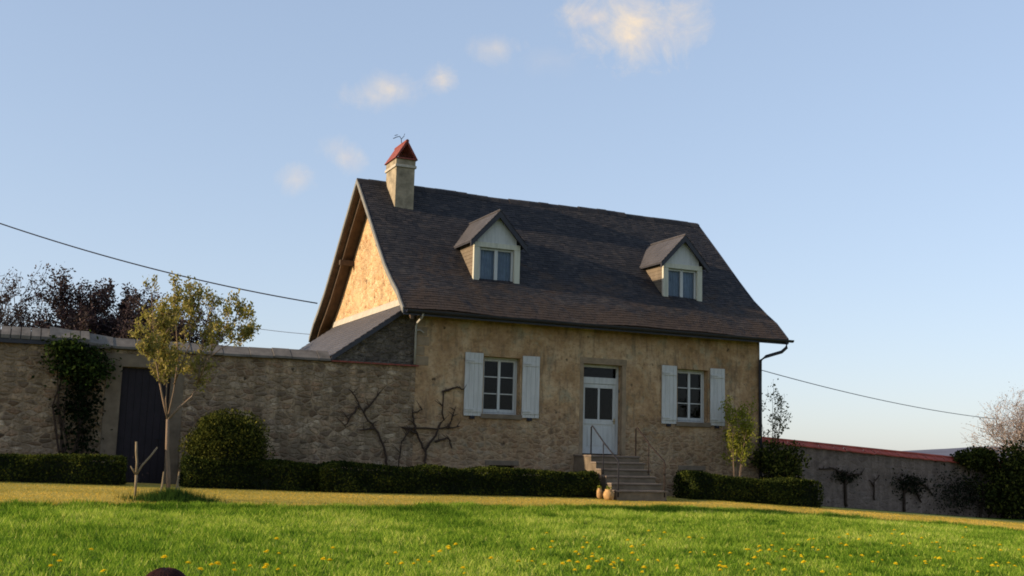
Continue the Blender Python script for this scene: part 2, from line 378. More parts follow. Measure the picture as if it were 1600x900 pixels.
# ------------------------------------------------------------------ HOUSE
W = 11.0; OL = .55; OR = .71
house = empty('stone_house', (0, 0, 0), 'two storey ochre stone house with steep dark tiled roof, two dormers and white shutters', 'house')
PF = [(-.45, 4.86), (0.1, 5.38), (.6, 5.72), (1.25, 6.22), (2.0, 6.93), (3.1, 8.02), (4.40, 9.28)]     # front slope, bell-cast eaves
YR = 4.40; D = 2*YR
PB = [(D-y, z) for y, z in PF]
def zroof(y):
    y = y if y <= YR else D-y
    return float(np.interp(y, [p[0] for p in PF], [p[1] for p in PF]))
def wall_grid(mb, x0, x1, z0, z1, holes, ya, yc):
    xs = sorted({x0, x1, *[h[0] for h in holes], *[h[1] for h in holes]}); zs = sorted({z0, z1, *[h[2] for h in holes], *[h[3] for h in holes]})
    def solid(i, j):
        if i < 0 or j < 0 or i >= len(xs)-1 or j >= len(zs)-1: return False
        cx = (xs[i]+xs[i+1])/2; cz = (zs[j]+zs[j+1])/2
        return not any(h[0] < cx < h[1] and h[2] < cz < h[3] for h in holes)
    for i in range(len(xs)-1):
        for j in range(len(zs)-1):
            if not solid(i, j): continue
            a, b, c, d = xs[i], xs[i+1], zs[j], zs[j+1]
            mb.add([(a, ya, c), (b, ya, c), (b, ya, d), (a, ya, d)], [(0, 1, 2, 3)]); mb.add([(a, yc, c), (b, yc, c), (b, yc, d), (a, yc, d)], [(0, 3, 2, 1)])
            if not solid(i-1, j): mb.add([(a, ya, c), (a, yc, c), (a, yc, d), (a, ya, d)], [(0, 3, 2, 1)])
            if not solid(i+1, j): mb.add([(b, ya, c), (b, yc, c), (b, yc, d), (b, ya, d)], [(0, 1, 2, 3)])
            if not solid(i, j-1): mb.add([(a, ya, c), (b, ya, c), (b, yc, c), (a, yc, c)], [(0, 3, 2, 1)])
            if not solid(i, j+1): mb.add([(a, ya, d), (b, ya, d), (b, yc, d), (a, yc, d)], [(0, 1, 2, 3)])
WIN = [(1.93, 3.02, 2.26, 3.80), (8.07, 9.14, 2.26, 3.80)]
DOOR = (4.97, 6.22, 1.25, 3.78)
VENT = [(2.16, 2.91, .50, .90), (8.22, 8.92, .45, .88)]
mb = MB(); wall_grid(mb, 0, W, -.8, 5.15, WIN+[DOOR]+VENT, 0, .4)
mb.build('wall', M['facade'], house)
mb = MB(); mb.box(.003, W-.003, D-.4, D, -.8, 5.15); mb.build('wall', M['garden'], house)
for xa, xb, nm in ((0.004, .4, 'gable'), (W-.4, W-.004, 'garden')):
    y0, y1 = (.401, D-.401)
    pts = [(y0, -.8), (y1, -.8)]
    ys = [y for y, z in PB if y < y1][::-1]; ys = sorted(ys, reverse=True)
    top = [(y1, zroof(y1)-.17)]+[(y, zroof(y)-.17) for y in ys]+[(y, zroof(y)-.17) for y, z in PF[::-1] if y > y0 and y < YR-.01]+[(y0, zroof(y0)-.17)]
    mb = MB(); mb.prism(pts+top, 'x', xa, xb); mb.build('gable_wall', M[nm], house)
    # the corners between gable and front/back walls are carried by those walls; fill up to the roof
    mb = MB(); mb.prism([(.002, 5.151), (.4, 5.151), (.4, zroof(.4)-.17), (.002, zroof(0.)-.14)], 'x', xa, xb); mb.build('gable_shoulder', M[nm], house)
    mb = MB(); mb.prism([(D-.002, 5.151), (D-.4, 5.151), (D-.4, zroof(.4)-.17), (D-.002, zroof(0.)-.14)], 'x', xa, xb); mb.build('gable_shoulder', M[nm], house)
mb = MB(); mb.box(.41, W-.41, .41, D-.41, -.2, -.1); mb.box(.41, W-.41, .41, D-.41, 4.4, 4.5); mb.build('floor', M['timber'], house)
# quoins at the left corner: a paler dressed edge of irregular blocks
mb = MB(); z = 3.45
while z < 5.0:
    w = random.choice([.22, .34, .28]); mb.box(-.012, w, -.012, .2, z, z+.24); z += .26
mb.build('quoin', M['dress'], house, bevel=.01)
# dressed surround of the door, lintel, sills and thresholds
mb = MB()
mb.box(4.85, 4.975, -.008, .12, 1.26, 3.775); mb.box(6.215, 6.345, -.008, .12, 1.26, 3.775); mb.box(4.84, 6.36, -.012, .12, 3.776, 3.95)
mb.build('door_surround', M['dress'], house, bevel=.01)

DORM = [(1.95, 3.36, 5.76, 7.12, 8.05), (8.19, 9.58, 5.76, 7.10, 8.0)]
def span_clip(a, b, y):
    segs = [(a, b)]
    if 1.02 < y < 3.0:
        for d in DORM:
            # the dormer roof narrows backwards into the main roof; keep the slope where it is outside
            if zroof(y) > 7.15: 
                hw = max(0, (8.05-zroof(y)))*1.0*.75
            else: hw = .64
            c = (d[0]+d[1])/2; lo, hi = c-hw, c+hw; ns = []
            for s0, s1 in segs:
                if hi <= s0 or lo >= s1: ns.append((s0, s1)); continue
                if s0 < lo: ns.append((s0, lo))
                if hi < s1: ns.append((hi, s1))
            segs = ns
    return [s for s in segs if s[1]-s[0] > .01]
def sag(x, y): return .026*math.sin(x*.9+1.2)+.012*math.sin(x*2.3+y*.6)
def polyl(P):
    L = [0]
    for a, b in zip(P, P[1:]): L.append(L[-1]+math.hypot(b[0]-a[0], b[1]-a[1]))
    return L
def tiles(mb, P, mirror=False, course=.115, tw=.17):
    L = polyl(P); n = int(L[-1]/course)+1; cs = L[-1]/n
    f = lambda s: (float(np.interp(s, L, [p[0] for p in P])), float(np.interp(s, L, [p[1] for p in P])))
    for i in range(n):
        (ya, za), (yc, zc) = f(i*cs-.0), f(min(L[-1], (i+1)*cs+.03))
        dy, dz = yc-ya, zc-za; l = math.hypot(dy, dz); ny, nz = -dz/l, dy/l
        x = -OL-random.random()*tw*.5; x_end = W+OR
        if mirror: tw2 = tw*2
        else: tw2 = tw
        while x < x_end:
            x2 = x+tw2*random.uniform(.85, 1.15); lift = .013+random.uniform(-.003, .006)
            a, b = max(x, -OL), min(x2-.006, x_end)
            r = random.random()
            for (p, q) in (span_clip(a, b, (ya+yc)/2) if not mirror else [(a, b)]):
                if q-p < .01: continue
                vs = []
                jit = random.uniform(-.008, .008)
                for xx in (p, q):
                    sg = sag(xx, ya)
                    dyj = jit*dy/l; dzj = jit*dz/l
                    vs += [(xx, ya+dyj, za+dzj+sg), (xx, ya+dyj+ny*lift, za+dzj+nz*lift+sg), (xx, yc+ny*.004, zc+nz*.004+sg), (xx, yc, zc+sg)]
                if mirror: vs = [(v[0], D-v[1], v[2]) for v in vs]
                mb.add(vs, [(0, 1, 5, 4), (1, 2, 6, 5), (0, 3, 2, 1), (4, 5, 6, 7)], 0, r)
            x = x2
mb = MB(); tiles(mb, PF); tiles(mb, PF, True)
roof = mb.build('roof', M['roof'], house)
# boarded deck under the tiles
mb = MB(); T = .10
def deck(P, mirror):
    for (ya, za), (yc, zc) in zip(P, P[1:]):
        k = max(1, int((yc-ya)/.3))
        for i in range(k):
            y0 = ya+(yc-ya)*i/k; y1 = ya+(yc-ya)*(i+1)/k; z0 = za+(zc-za)*i/k-.035; z1 = za+(zc-za)*(i+1)/k-.035
            for p, q in (span_clip(-OL+.01, W+OR-.01, (y0+y1)/2) if not mirror else [(-OL+.01, W+OR-.01)]):
                vs = [(x, y, z+d) for x in (p, q) for (y, z) in ((y0, z0), (y1, z1)) for d in (-T, 0)]
                if mirror: vs = [(v[0], D-v[1], v[2]) for v in vs]
                mb.add(vs, [(0, 1, 3, 2), (4, 6, 7, 5), (0, 4, 5, 1), (2, 3, 7, 6), (0, 2, 6, 4), (1, 5, 7, 3)])
deck(PF, False); deck(PF, True)
mb.build('roof_deck', M['timber'], house)
# ridge tiles
mb = MB(); x = -OL-.02
while x < W+OR:
    x2 = min(x+.36, W+OR+.02); s0 = sag(x, 4.4); j = random.uniform(-.008, .012)
    prof = [(YR-.15, 9.15+s0+j), (YR-.09, 9.27+s0+j), (YR, 9.335+s0+j), (YR+.09, 9.27+s0+j), (YR+.15, 9.15+s0+j), (YR+.12, 9.14+s0+j), (YR, 9.29+s0+j), (YR-.12, 9.14+s0+j)]
    mb.prism(prof, 'x', x, x2-.008, 0, random.random()); x = x2
mb.build('ridge_tiles', M['roof'], house)
# bargeboards following the bell-cast, front and back, both ends
for xv, s in ((-OL, -1), (W+OR, 1)):
    for mir in (False, True):
        mb = MB(); P = PF
        for (ya, za), (yc, zc) in zip(P, P[1:]):
            vs = []
            for xx in (xv-.035 if s < 0 else xv-.004, xv+.004 if s < 0 else xv+.035):
                for (y, z) in ((ya, za), (yc, zc)):
                    for d in (-.13, .03): vs.append((xx, (D-y) if mir else y, z+d+sag(xv, y)))
            mb.add(vs, [(0, 1, 3, 2), (4, 6, 7, 5), (0, 4, 5, 1), (2, 3, 7, 6), (0, 2, 6, 4), (1, 5, 7, 3)])
        mb.build('bargeboard', M['barge'] if s < 0 else M['gutter'], house)
# purlin ends and rafter under the left overhang
for y in (6.3, 2.5, YR-.07):
    mb = MB(); zt = zroof(y)-.30 if y != YR-.07 else 9.02; mb.box(-.46, .1, y-.07, y+.07, zt-.16, zt); mb.build('purlin', M['timber'], house, bevel=.01)
for mir in (False, True):
    mb = MB()
    for (ya, za), (yc, zc) in zip(PF, PF[1:]):
        vs = [(x, (D-y) if mir else y, z+d) for x in (-.36, -.27) for (y, z) in ((ya, za), (yc, zc)) for d in (-.27, -.137)]
        mb.add(vs, [(0, 1, 3, 2), (4, 6, 7, 5), (0, 4, 5, 1), (2, 3, 7, 6), (0, 2, 6, 4), (1, 5, 7, 3)])
    mb.build('rafter', M['timber'], house)
# gutter and downpipes
mb = MB(); n = 8; r = .075; yc, zc = -.53, 4.83
prof = [(yc+r*math.cos(a), zc+r*math.sin(a)) for a in np.linspace(math.pi, 2*math.pi, n)]+[(yc+.8*r*math.cos(a), zc+.8*r*math.sin(a)) for a in np.linspace(2*math.pi, math.pi, n)]
mb.prism(prof, 'x', -OL+.05, W+OR+.12); mb.box(-OL, W+OR, -.455, -.43, 4.70, 4.83)
mb.build('gutter', M['gutter'], house)
mb = MB(); mb.tube([(11.60, -.53, 4.76), (11.60, -.52, 4.60), (11.50, -.42, 4.47), (11.15, -.12, 4.33), (10.97, -.07, 4.20), (10.96, -.07, 3.5), (10.96, -.07, 0.)], .05, 8)
mb.build('downpipe', M['gutter'], house, smooth=True)
mb = MB(); mb.tube([(-.03, -.5, 4.77), (-.04, -.45, 4.66), (-.05, -.1, 4.55), (-.06, -.06, 4.45), (-.06, -.06, 3.46)], .028, 8)
mb.tube([(-.06, -.06, 4.35), (.05, -.07, 4.37), (.16, -.07, 4.3)], .018, 6)
mb.build('downpipe', M['zinc'], house, smooth=True)

# lean-to on the left
mb = MB(); mb.prism([(-.006, .3), (-2.25, .3), (-2.25, 3.44), (-.006, 5.08)], 'y', .08, .4); mb.build('lean_to_wall', M['leanstone'], house)
mb = MB(); mb.box(-2.25, -1.95, .6, 8.0, -.2, 3.4); mb.build('lean_to_wall', M['leanstone'], house)
mb = MB()
def lz(x): return 5.22+.72*x
k = 15
for i in range(k):                                        # slate courses
    xa = -2.33+2.32*i/k; xb = -2.33+2.32*(i+1)/k+.03
    xb = min(xb, -.008)
    y = -.06
    while y < 8.1:
        y2 = min(y+.3*random.uniform(.9, 1.1), 8.1)
        mb.add([(xa, y, lz(xa)), (xa, y2-.005, lz(xa)), (xb, y2-.005, lz(xb)-.02), (xb, y, lz(xb)-.02), (xa, y, lz(xa)-.02), (xa, y2-.005, lz(xa)-.02)], [(0, 1, 2, 3), (0, 4, 5, 1)], 0, random.random()); y = y2
mb.build('lean_to_roof', M['slate'], house)
mb = MB(); mb.prism([(-.008, lz(0)-.03), (-2.29, lz(-2.29)-.03), (-2.29, lz(-2.29)-.15), (-.008, lz(0)-.16)], 'y', -.09, 8.05); mb.build('lean_to_rafter', M['slatedark'], house)
mb = MB(); mb.prism([(-.002, 5.2), (-.09, 5.16), (-.05, 5.33), (-.002, 5.38)], 'y', .05, 8.1); mb.build('flashing', M['chband'], house)
mb = MB(); mb.box(.41, W-.41, 2.6, 2.7, -.09, 4.39); mb.build('dark_backing', M['dark'], house)  # near-black sheet added inside so the ground floor windows look unlit

# chimney
mb = MB(); mb.box(.34, .93, 3.42, 4.38, 7.9, 9.62); mb.build('chimney', M['chimney'], house, bevel=.012)
ch = [o for o in house.children if o.name.startswith('chimney')][0]
mb = MB(); mb.box(.30, .97, 3.38, 4.42, 9.62, 9.70); mb.build('chimney_band', M['chband'], ch, loc=(0, 0, 0), bevel=.008)
mb = MB(); mb.box(.28, .99, 3.33, 3.42, 8.12, 8.2); mb.build('chimney_flashing', M['chband'], ch, loc=(0, 0, 0), bevel=.008)
mb = MB(); mb.box(.33, .94, 3.41, 4.39, 9.70, 9.88); mb.build('chimney_top', M['chimney'], ch, loc=(0, 0, 0))
mb = MB()
for s in (-1, 1):
    for i in range(7):
        y = 3.36+i*.155; x0 = .635+s*.36; mb.add([(x0, y, 9.88), (x0, y+.148, 9.88), (.635+s*.02, y+.148, 10.44), (.635+s*.02, y, 10.44), (x0-s*.06, y, 9.885), (x0-s*.06, y+.148, 9.885), (.635+s*.02-s*.04, y+.148, 10.38), (.635-s*.02, y, 10.38)],
            [(0, 1, 2, 3), (4, 7, 6, 5), (0, 3, 7, 4), (1, 5, 6, 2), (0, 4, 5, 1)], 0, random.random())
mb.tube([(.635, 3.34, 10.43), (.635, 4.46, 10.43)], .05, 8); mb.box(.30, .97, 3.36, 3.40, 9.87, 9.91); mb.box(.29, .98, 3.41, 4.43, 9.875, 9.90)
mb.build('chimney_cap', M['redcap'], ch, loc=(0, 0, 0))
mb = MB(); mb.tube([(.635, 3.9, 10.4), (.62, 3.9, 10.62), (.56, 3.9, 10.70), (.46, 3.9, 10.66), (.36, 3.9, 10.60)], .012, 5); mb.tube([(.62, 3.9, 10.62), (.70, 3.9, 10.72), (.72, 3.9, 10.80)], .010, 5); mb.tube([(.5, 3.9, 10.74), (.40, 3.9, 10.70)], .01, 5)
mb.build('weather_finial', M['gutter'], ch, loc=(0, 0, 0))

# windows (casement frame, glazing bars, glass, sill)
def casement(mb, x0, x1, z0, z1, y, rows, fw=.055, bar=.028, mull=.075):
    mb.box(x0, x0+fw, y, y+.06, z0, z1); mb.box(x1-fw, x1, y, y+.06, z0, z1); mb.box(x0+fw, x1-fw, y+.002, y+.06, z1-fw, z1-.001); mb.box(x0+fw, x1-fw, y+.002, y+.06, z0+.001, z0+fw*1.6)
    c = (x0+x1)/2; mb.box(c-mull/2, c+mull/2, y-.012, y+.05, z0+fw*.5, z1-fw*.5)
    for k in range(1, rows):
        z = z0+fw+(z1-z0-1.5*fw)*k/rows
        mb.box(x0+fw, c-mull/2, y+.008, y+.04, z-bar/2, z+bar/2); mb.box(c+mull/2, x1-fw, y+.008, y+.04, z-bar/2, z+bar/2)
def mk_window(h):
    x0, x1, z0, z1 = h; base = (x0, 0, z0)
    mb = MB(base); mb.box(x0+.003, x1-.003, .22, .29, z0+.003, z0+.04); mb.box(x0+.003, x0+.05, .22, .30, z0+.041, z1-.003); mb.box(x1-.05, x1-.003, .22, .30, z0+.041, z1-.003); mb.box(x0+.051, x1-.051, .22, .30, z1-.05, z1-.003)
    w = mb.build('window', M['white'], house)
    mb = MB(base); casement(mb, x0+.055, x1-.055, z0+.045, z1-.055, .215, 3); mb.build('window_frame', M['white'], w, loc=(0, 0, 0), bevel=.004)
    mb = MB(base); gsheet(mb, x0+.06, x1-.06, .246, z0+.05, z1-.06); mb.build('pane', M['glass'], w, loc=(0, 0, 0))
    mb = MB(base); mb.box(x0-.06, x1+.06, -.06, .21, z0-.13, z0+.001); mb.build('sill', M['dressdark'], w, loc=(0, 0, 0), bevel=.012)
for h in WIN: mk_window(h)
# shutters: boards with two cross battens, stand a little off the wall
def shutter(x0, x1, z0, z1, ang):
    o = Vector((x0, -.05, z0)); mb = MB(); w = x1-x0; h = z1-z0; n = 4
    for i in range(n): mb.box(w*i/n+.002, w*(i+1)/n-.002, 0, .03, 0, h)
    for zz in (.10, h-.28): mb.box(.02, w-.02, -.022, -.001, zz, zz+.10)
    s = mb.build('shutter', M['shutter'], house, loc=o, bevel=.004); s.rotation_euler.z = ang
    mb = MB()
    mb.box(w*.35, w*.6, -.01, .05, -.08, -.002); mb.build('catch', M['tubs'], s, loc=(0, 0, 0))
    for zz in (.15, h-.23): mb = MB(); mb.box(w*.02, w*.5, -.028, -.0225, zz-.012, zz+.012); mb.build('hinge', M['zinc'], s, loc=(0, 0, 0))
for x0, x1, a in ((1.37, 1.90, .03), (3.06, 3.56, -.10), (7.51, 8.03, .03), (9.18, 9.67, -.08)): shutter(x0, x1, 2.19, 3.87, a)
# door
x0, x1, z0, z1 = DOOR
mb = MB(); y = .22
mb.box(x0+.003, x0+.07, y, y+.08, z0+.02, z1-.003); mb.box(x1-.07, x1-.003, y, y+.08, z0+.02, z1-.003); mb.box(x0+.071, x1-.071, y, y+.08, z1-.08, z1-.003); mb.box(x0+.071, x1-.071, y-.01, y+.08, 3.24, 3.42)
a, b = x0+.075, x1-.075
mb.box(a, a+.10, y+.012, y+.06, 1.28, 3.235); mb.box(b-.10, b, y+.012, y+.06, 1.28, 3.235); mb.box(a+.1, b-.1, y+.012, y+.06, 3.12, 3.235); mb.box(a+.1, b-.1, y+.012, y+.06, 2.10, 2.24); mb.box(a+.1, b-.1, y+.012, y+.06, 1.28, 1.42)
c = (a+b)/2; mb.box(c-.03, c+.03, y+.014, y+.055, 2.24, 3.12); mb.box(a+.1, b-.1, y+.03, y+.05, 1.42, 2.10); mb.box(a+.2, b-.2, y+.02, y+.03, 1.50, 2.02)
door = mb.build('door', M['white'], house, bevel=.004)
mb = MB(); gsheet(mb, a+.1, b-.1, y+.037, 2.241, 3.119); gsheet(mb, a, b, y+.037, 3.421, z1-.081); mb.build('pane', M['glass'], door)
mb = MB(); mb.tube([(b-.05, y+.012, 2.2), (b-.05, y-.04, 2.2), (b-.14, y-.045, 2.2)], .011, 6); mb.box(b-.07, b-.03, y+.006, y+.013, 2.12, 2.28); mb.build('handle', M['brass'], door)
# cellar vents
for h in VENT:
    mb = MB(); mb.box(h[0]+.004, h[1]-.004, .2, .22, h[2]+.004, h[3]-.004); v = mb.build('cellar_vent', M['dark'], house)
    mb = MB(); mb.box(h[0]-.12, h[1]+.12, -.015, .15, h[3]+.001, h[3]+.13)
    mb.build('lintel', M['dressdark'], house, bevel=.01)
# dormers
for (x0, x1, z0, zt, za) in DORM:
    c = (x0+x1)/2; yf = 1.0
    mb = MB(); mb.box(x0-.01, x0+.17, yf-.02, yf+.069, z0, zt-.15); mb.box(x1-.17, x1+.01, yf-.02, yf+.069, z0, zt-.15); mb.box(x0-.01, x1+.01, yf-.025, yf+.069, zt-.149, zt); mb.box(x0-.03, x1+.03, yf-.07, yf+.08, z0-.07, z0-.001)
    dm = mb.build('dormer', M['cream'], house, bevel=.008)
    for (xa, xb, xo) in ((x0, x0+.06, -1), (x1-.06, x1, 1)):     # slate-hung cheeks cut to follow the main roof
        mb = MB(); ys = np.linspace(yf+.07, 2.32, 9); poly = [(float(y), min(zroof(float(y))-.06, zt+.02)) for y in ys]+[(2.32, zt+.03), (yf+.07, zt+.03)]
        mb.prism(poly, 'x', xa, xb); z = 6.0
        while z < zt:
            ye = float(np.interp(z, [p[1] for p in PF], [p[0] for p in PF]))
            if ye > yf+.12: mb.box(*((xa-.010, xa+.004) if xo < 0 else (xb-.004, xb+.010)), yf+.07, ye+.02, z, z+.012)
            z += .11
        mb.build('cheek', M['cheek'], dm, loc=(0, 0, 0))
    hw = (x1-x0)/2; mb = MB(); mb.prism([(x0+.10, zt+.001), (x1-.10, zt+.001), (x1-.10, zt+.14), (c, za-.08), (x0+.10, zt+.14)], 'y', yf+.01, yf+.08); mb.build('gable_board', M['shutter'], dm, loc=(0, 0, 0))
    mb = MB(); casement(mb, x0+.171, x1-.171, z0+.002, zt-.151, yf+.07, 1, .06, .03, .10); mb.build('window_frame', M['white'], dm, loc=(0, 0, 0), bevel=.004)
    mb = MB(); gsheet(mb, x0+.18, x1-.18, yf+.10, z0+.01, zt-.16); mb.build('pane', M['glass'], dm, loc=(0, 0, 0))
    mb = MB(); k = 40; xs = np.linspace(x0+.10, x1-.10, k); ys = [yf+.17+.018*math.sin(i*1.9)+.01*math.sin(i*.7) for i in range(k)]
    for i in range(k-1): mb.add([(xs[i], ys[i], z0-.05), (xs[i+1], ys[i+1], z0-.05), (xs[i+1], ys[i+1], zt-.05), (xs[i], ys[i], zt-.05)], [(0, 1, 2, 3)])
    mb.build('curtain', M['curtain'], dm, loc=(0, 0, 0), smooth=True)
    # roof of two slated slopes running back into the main roof
    mb = MB(); ov = .17; ze = zt-.02; t = .05; sl = (za-ze)/(hw+ov)
    for s in (-1, 1):
        n = 9
        for i in range(n):
            fa, fb = i/n, (i+1)/n+.02; xa = c+s*(hw+ov)*(1-fa); xb = c+s*(hw+ov)*(1-min(1, fb)); zA = ze+(za-ze)*fa; zB = ze+(za-ze)*min(1, fb)
            y = yf-.16
            yend = float(np.interp(zA+.02, [p[1] for p in PF], [p[0] for p in PF]))+.10
            while y < yend:
                y2 = min(y+.24*random.uniform(.9, 1.1), yend)
                mb.add([(xa, y, zA+.022), (xa, y2-.004, zA+.022), (xb, y2-.004, zB+.004), (xb, y, zB+.004), (xa, y, zA), (xa, y2-.004, zA)], [(0, 1, 2, 3), (0, 4, 5, 1)], 0, random.random()); y = y2
    mb.tube([(c, yf-.17, za+.02), (c, float(np.interp(za, [p[1] for p in PF], [p[0] for p in PF]))+.05, za+.02)], .03, 8)
    mb.build('dormer_roof', M['slate'], dm, loc=(0, 0, 0))
    mb = MB()
    for s in (-1, 1):
        for (ya, y2, tt) in ((yf-.15, yf-.09, .17), (yf-.085, 2.25, .045)):
            e = hw+ov-.01
            mb.prism([(c+s*e, ze), (c, za), (c, za-tt*1.2), (c+s*e, ze-tt)] if tt > .1 else [(c+s*e, ze-.003), (c, za-.003), (c, za-tt*1.2), (c+s*e, ze-tt)], 'y', ya, y2)
    mb.build('verge_board', M['slatedark'], dm, loc=(0, 0, 0))
    # lead apron
    mb = MB(); mb.box(x0-.05, x1+.05, .78, 1.0, z0-.10, z0-.085, mtx=Matrix.Rotation(0, 4, 'X')); 
    mb.build('apron', M['zinc'], dm, loc=(0, 0, 0))

# ------------------------------------------------------------------ entrance steps
st = empty('entrance_steps', (5.5, -1.2, .2), 'flight of worn stone steps with two thin iron handrails in front of the white door', 'steps')
mb = MB((5.5, -1.2, .2)); g0 = -.1
for i in range(5):
    zt = 1.245-.175*(i+1); y1 = -1.0-.28*i; mb.box(4.70, 6.20, y1-.28, y1-.001, g0, zt-.05)
mb.box(4.70, 6.20, -1.0, -.003, g0, 1.19); mb.build('step_base', M['dressdark'], st, bevel=.01)
mb = MB((5.5, -1.2, .2)); mb.box(4.68, 6.22, -1.03, -.003, 1.191, 1.245); mb.build('landing', M['step'], st, bevel=.012)
for i in range(5):
    zt = 1.245-.175*(i+1); y1 = -1.0-.28*i; mb = MB((5.5, -1.2, .2))
    mb.box(4.68, 6.22, y1-.31, y1-.002, zt-.049, zt); mb.build('tread', M['step'], st, bevel=.012)
for x, yt, m in ((4.74, -.92, M['tubs']), (6.13, -.92, M['rust'])):
    mb = MB((5.5, -1.2, .2)); mb.tube([(x, yt, 1.2), (x, yt, 1.98), (x, yt-.05, 2.02), (x, yt-.1, 1.99), (x, -1.7, 1.52), (x, -2.36, 1.14), (x, -2.40, 1.08), (x, -2.40, .2)], .020, 8); mb.tube([(x, -1.6, .75), (x, -1.6, 1.57)], .014, 6)
    mb.build('handrail', m, st, smooth=True)
# pots
for (px, py, y, r, lab) in ((937, 752, -2.05, .085, 'small ochre pot left of the steps, nearer the hedge end'), (951, 770, -2.35, .145, 'larger round ochre pot on the ground at the foot of the steps')):
    p = at(px, py, 'y', y); z = float(gz(p[0], y))-.01; t = empty('garden_pot', (p[0], y, z), lab, 'pot', 'ochre pots beside the entrance steps')
    k = 1.0 if r > .12 else 1.7
    mb = MB((p[0], y, z)); mb.lathe((p[0], y, z), [(r*.55, 0), (r*.9, r*.5*k), (r, r*k), (r*.85, r*1.5*k), (r*.6, r*1.75*k), (r*.68, r*1.95*k), (r*.5, r*1.95*k), (r*.4, r*1.6*k)]); mb.build('pot_body', M['pot'], t, smooth=True)
    P = np.array([p[0], y, z+r*1.95*k])+np.clip(rng.normal(size=(60, 3)), -1.3, 1.3)*[r*.3, r*.3, r*.2]; fast_mesh('pot_plant', leaf_quads(P, .06), 4, rng.random(60), M['l_yellow'], t, (p[0], y, z))

# ------------------------------------------------------------------ GARDEN WALL (left) with gate
gw = empty('garden_wall', (-9, 0, .3), 'long rubble stone garden wall left of the house with a dark plank gate', 'wall')
GB = (-9, 0, .3)
GATE = (-7.26, -6.15, -.5, 3.0)
mb = MB(GB); wall_grid(mb, -16, -.004, -.5, 3.40, [GATE], -.0, .5)
# lumpy: nothing; keep the face true
mb.build('masonry', M['garden'], gw)
mb = MB(GB); mb.box(-7.62, -7.262, -.02, .1, .1, 3.0); mb.box(-6.148, -5.85, -.02, .1, .1, 3.0); mb.box(-7.68, -5.8, -.025, .1, 3.001, 3.30); mb.build('gate_surround', M['dressdark'], gw, bevel=.012)
mb = MB(GB)
for i in range(7):
    a = -7.255+i*1.1/7; mb.box(a+.003, a+1.1/7-.003, .10, .14, .2, 2.99)
mb.box(-7.255, -6.155, .1385, .165, .2, 2.99)  # backing added to stop light showing through the plank gaps
gt = mb.build('gate', M['gate'], gw)
mb = MB(GB); mb.tube([(-6.28, .10, 1.35), (-6.28, .06, 1.35), (-6.38, .055, 1.35)], .012, 6); mb.box(-6.31, -6.25, .094, .10, 1.25, 1.45); mb.build('handle', M['tubs'], gt, loc=(0, 0, 0))
# stone coping, double pitched, in lengths with uneven joints
mb = MB(GB); x = -8.15
while x < -2.35:
    x2 = min(x+random.uniform(.45, .8), -2.3); j = random.uniform(-.012, .012)
    mb.prism([(-.10, 3.40+j), (-.10, 3.46+j), (.25, 3.68+j), (.60, 3.46+j), (.60, 3.40+j)], 'x', x, x2-.006); x = x2
mb.prism([(-.06, 3.40), (-.06, 3.43), (.25, 3.46), (.5, 3.43), (.5, 3.40)], 'x', -2.295, -.01)
# slanted end piece of the higher section
mb.add([(-8.9, -.12, 3.60), (-8.9, -.12, 3.52), (-7.5, -.12, 3.42), (-7.5, -.12, 3.47), (-8.9, .25, 3.86), (-7.5, .25, 3.70), (-8.9, .6, 3.60), (-7.5, .6, 3.47)], [(0, 1, 2, 3), (0, 3, 5, 4), (4, 5, 7, 6), (3, 2, 7, 5)])
mb.build('coping', M['coping'], gw, bevel=.01)
mb = MB(GB); x = -16
while x < -8.16:
    x2 = x+.21; mb.prism([(-.13, 3.50), (-.13, 3.58), (.25, 3.80), (.25, 3.72)], 'x', x, x2-.02, 0, random.random()); mb.prism([(.63, 3.50), (.63, 3.58), (.251, 3.80), (.251, 3.72)], 'x', x, x2-.02, 0, random.random())
    mb.prism([(-.11, 3.401), (-.11, 3.499), (.249, 3.7), (.62, 3.499), (.62, 3.401)], 'x', x, x2-.001, 1, .5); x = x2
mb.build('tile_coping', [M['coping'], M['slatedark']], gw)
mb = MB(GB); x = -2.3
while x < -.1: mb.box(x, x+.2, -.085, -.062, 3.405, 3.44); x += .215
mb.build('brick_edge', M['redcap'], gw)

# ------------------------------------------------------------------ BOUNDARY WALL (right) with red tiles
def rz(x): return float(np.interp(x, [11, 15.9, 26, 40], [2.28, 2.03, 1.46, .75]))
bw = empty('boundary_wall', (20, 6, -.5), 'grey rendered boundary wall with red clay tile coping right of the house', 'wall'); BB = (20, 6, -.5)
mb = MB(BB); mb.prism([(11.05, -1), (40, -2), (40, rz(40)-.16), (26, rz(26)-.16), (15.9, rz(15.9)-.16), (11.05, rz(11.05)-.16)], 'y', 6.0, 6.4); mb.build('masonry', M['boundary'], bw)
mb = MB(BB); x = 11.05
while x < 40:
    x2 = x+.24; j = random.uniform(-.012, .012); za, zb = rz(x)+j, rz(x2)+j; r = random.random()
    for s in (-1, 1):
        yo, yi = 6.2+s*.32, 6.2
        mb.add([(x, yo, za-.17), (x2-.012, yo, zb-.17), (x2-.012, yi, zb), (x, yi, za), (x, yo, za-.21), (x2-.012, yo, zb-.21)], [(0, 1, 2, 3), (0, 4, 5, 1)], 0, r)
    x = x2
mb.tube([(11.05, 6.2, rz(11.05)), (26, 6.2, rz(26)), (40, 6.2, rz(40))], .06, 6)
mb.build('tile_coping', M['red'], bw)

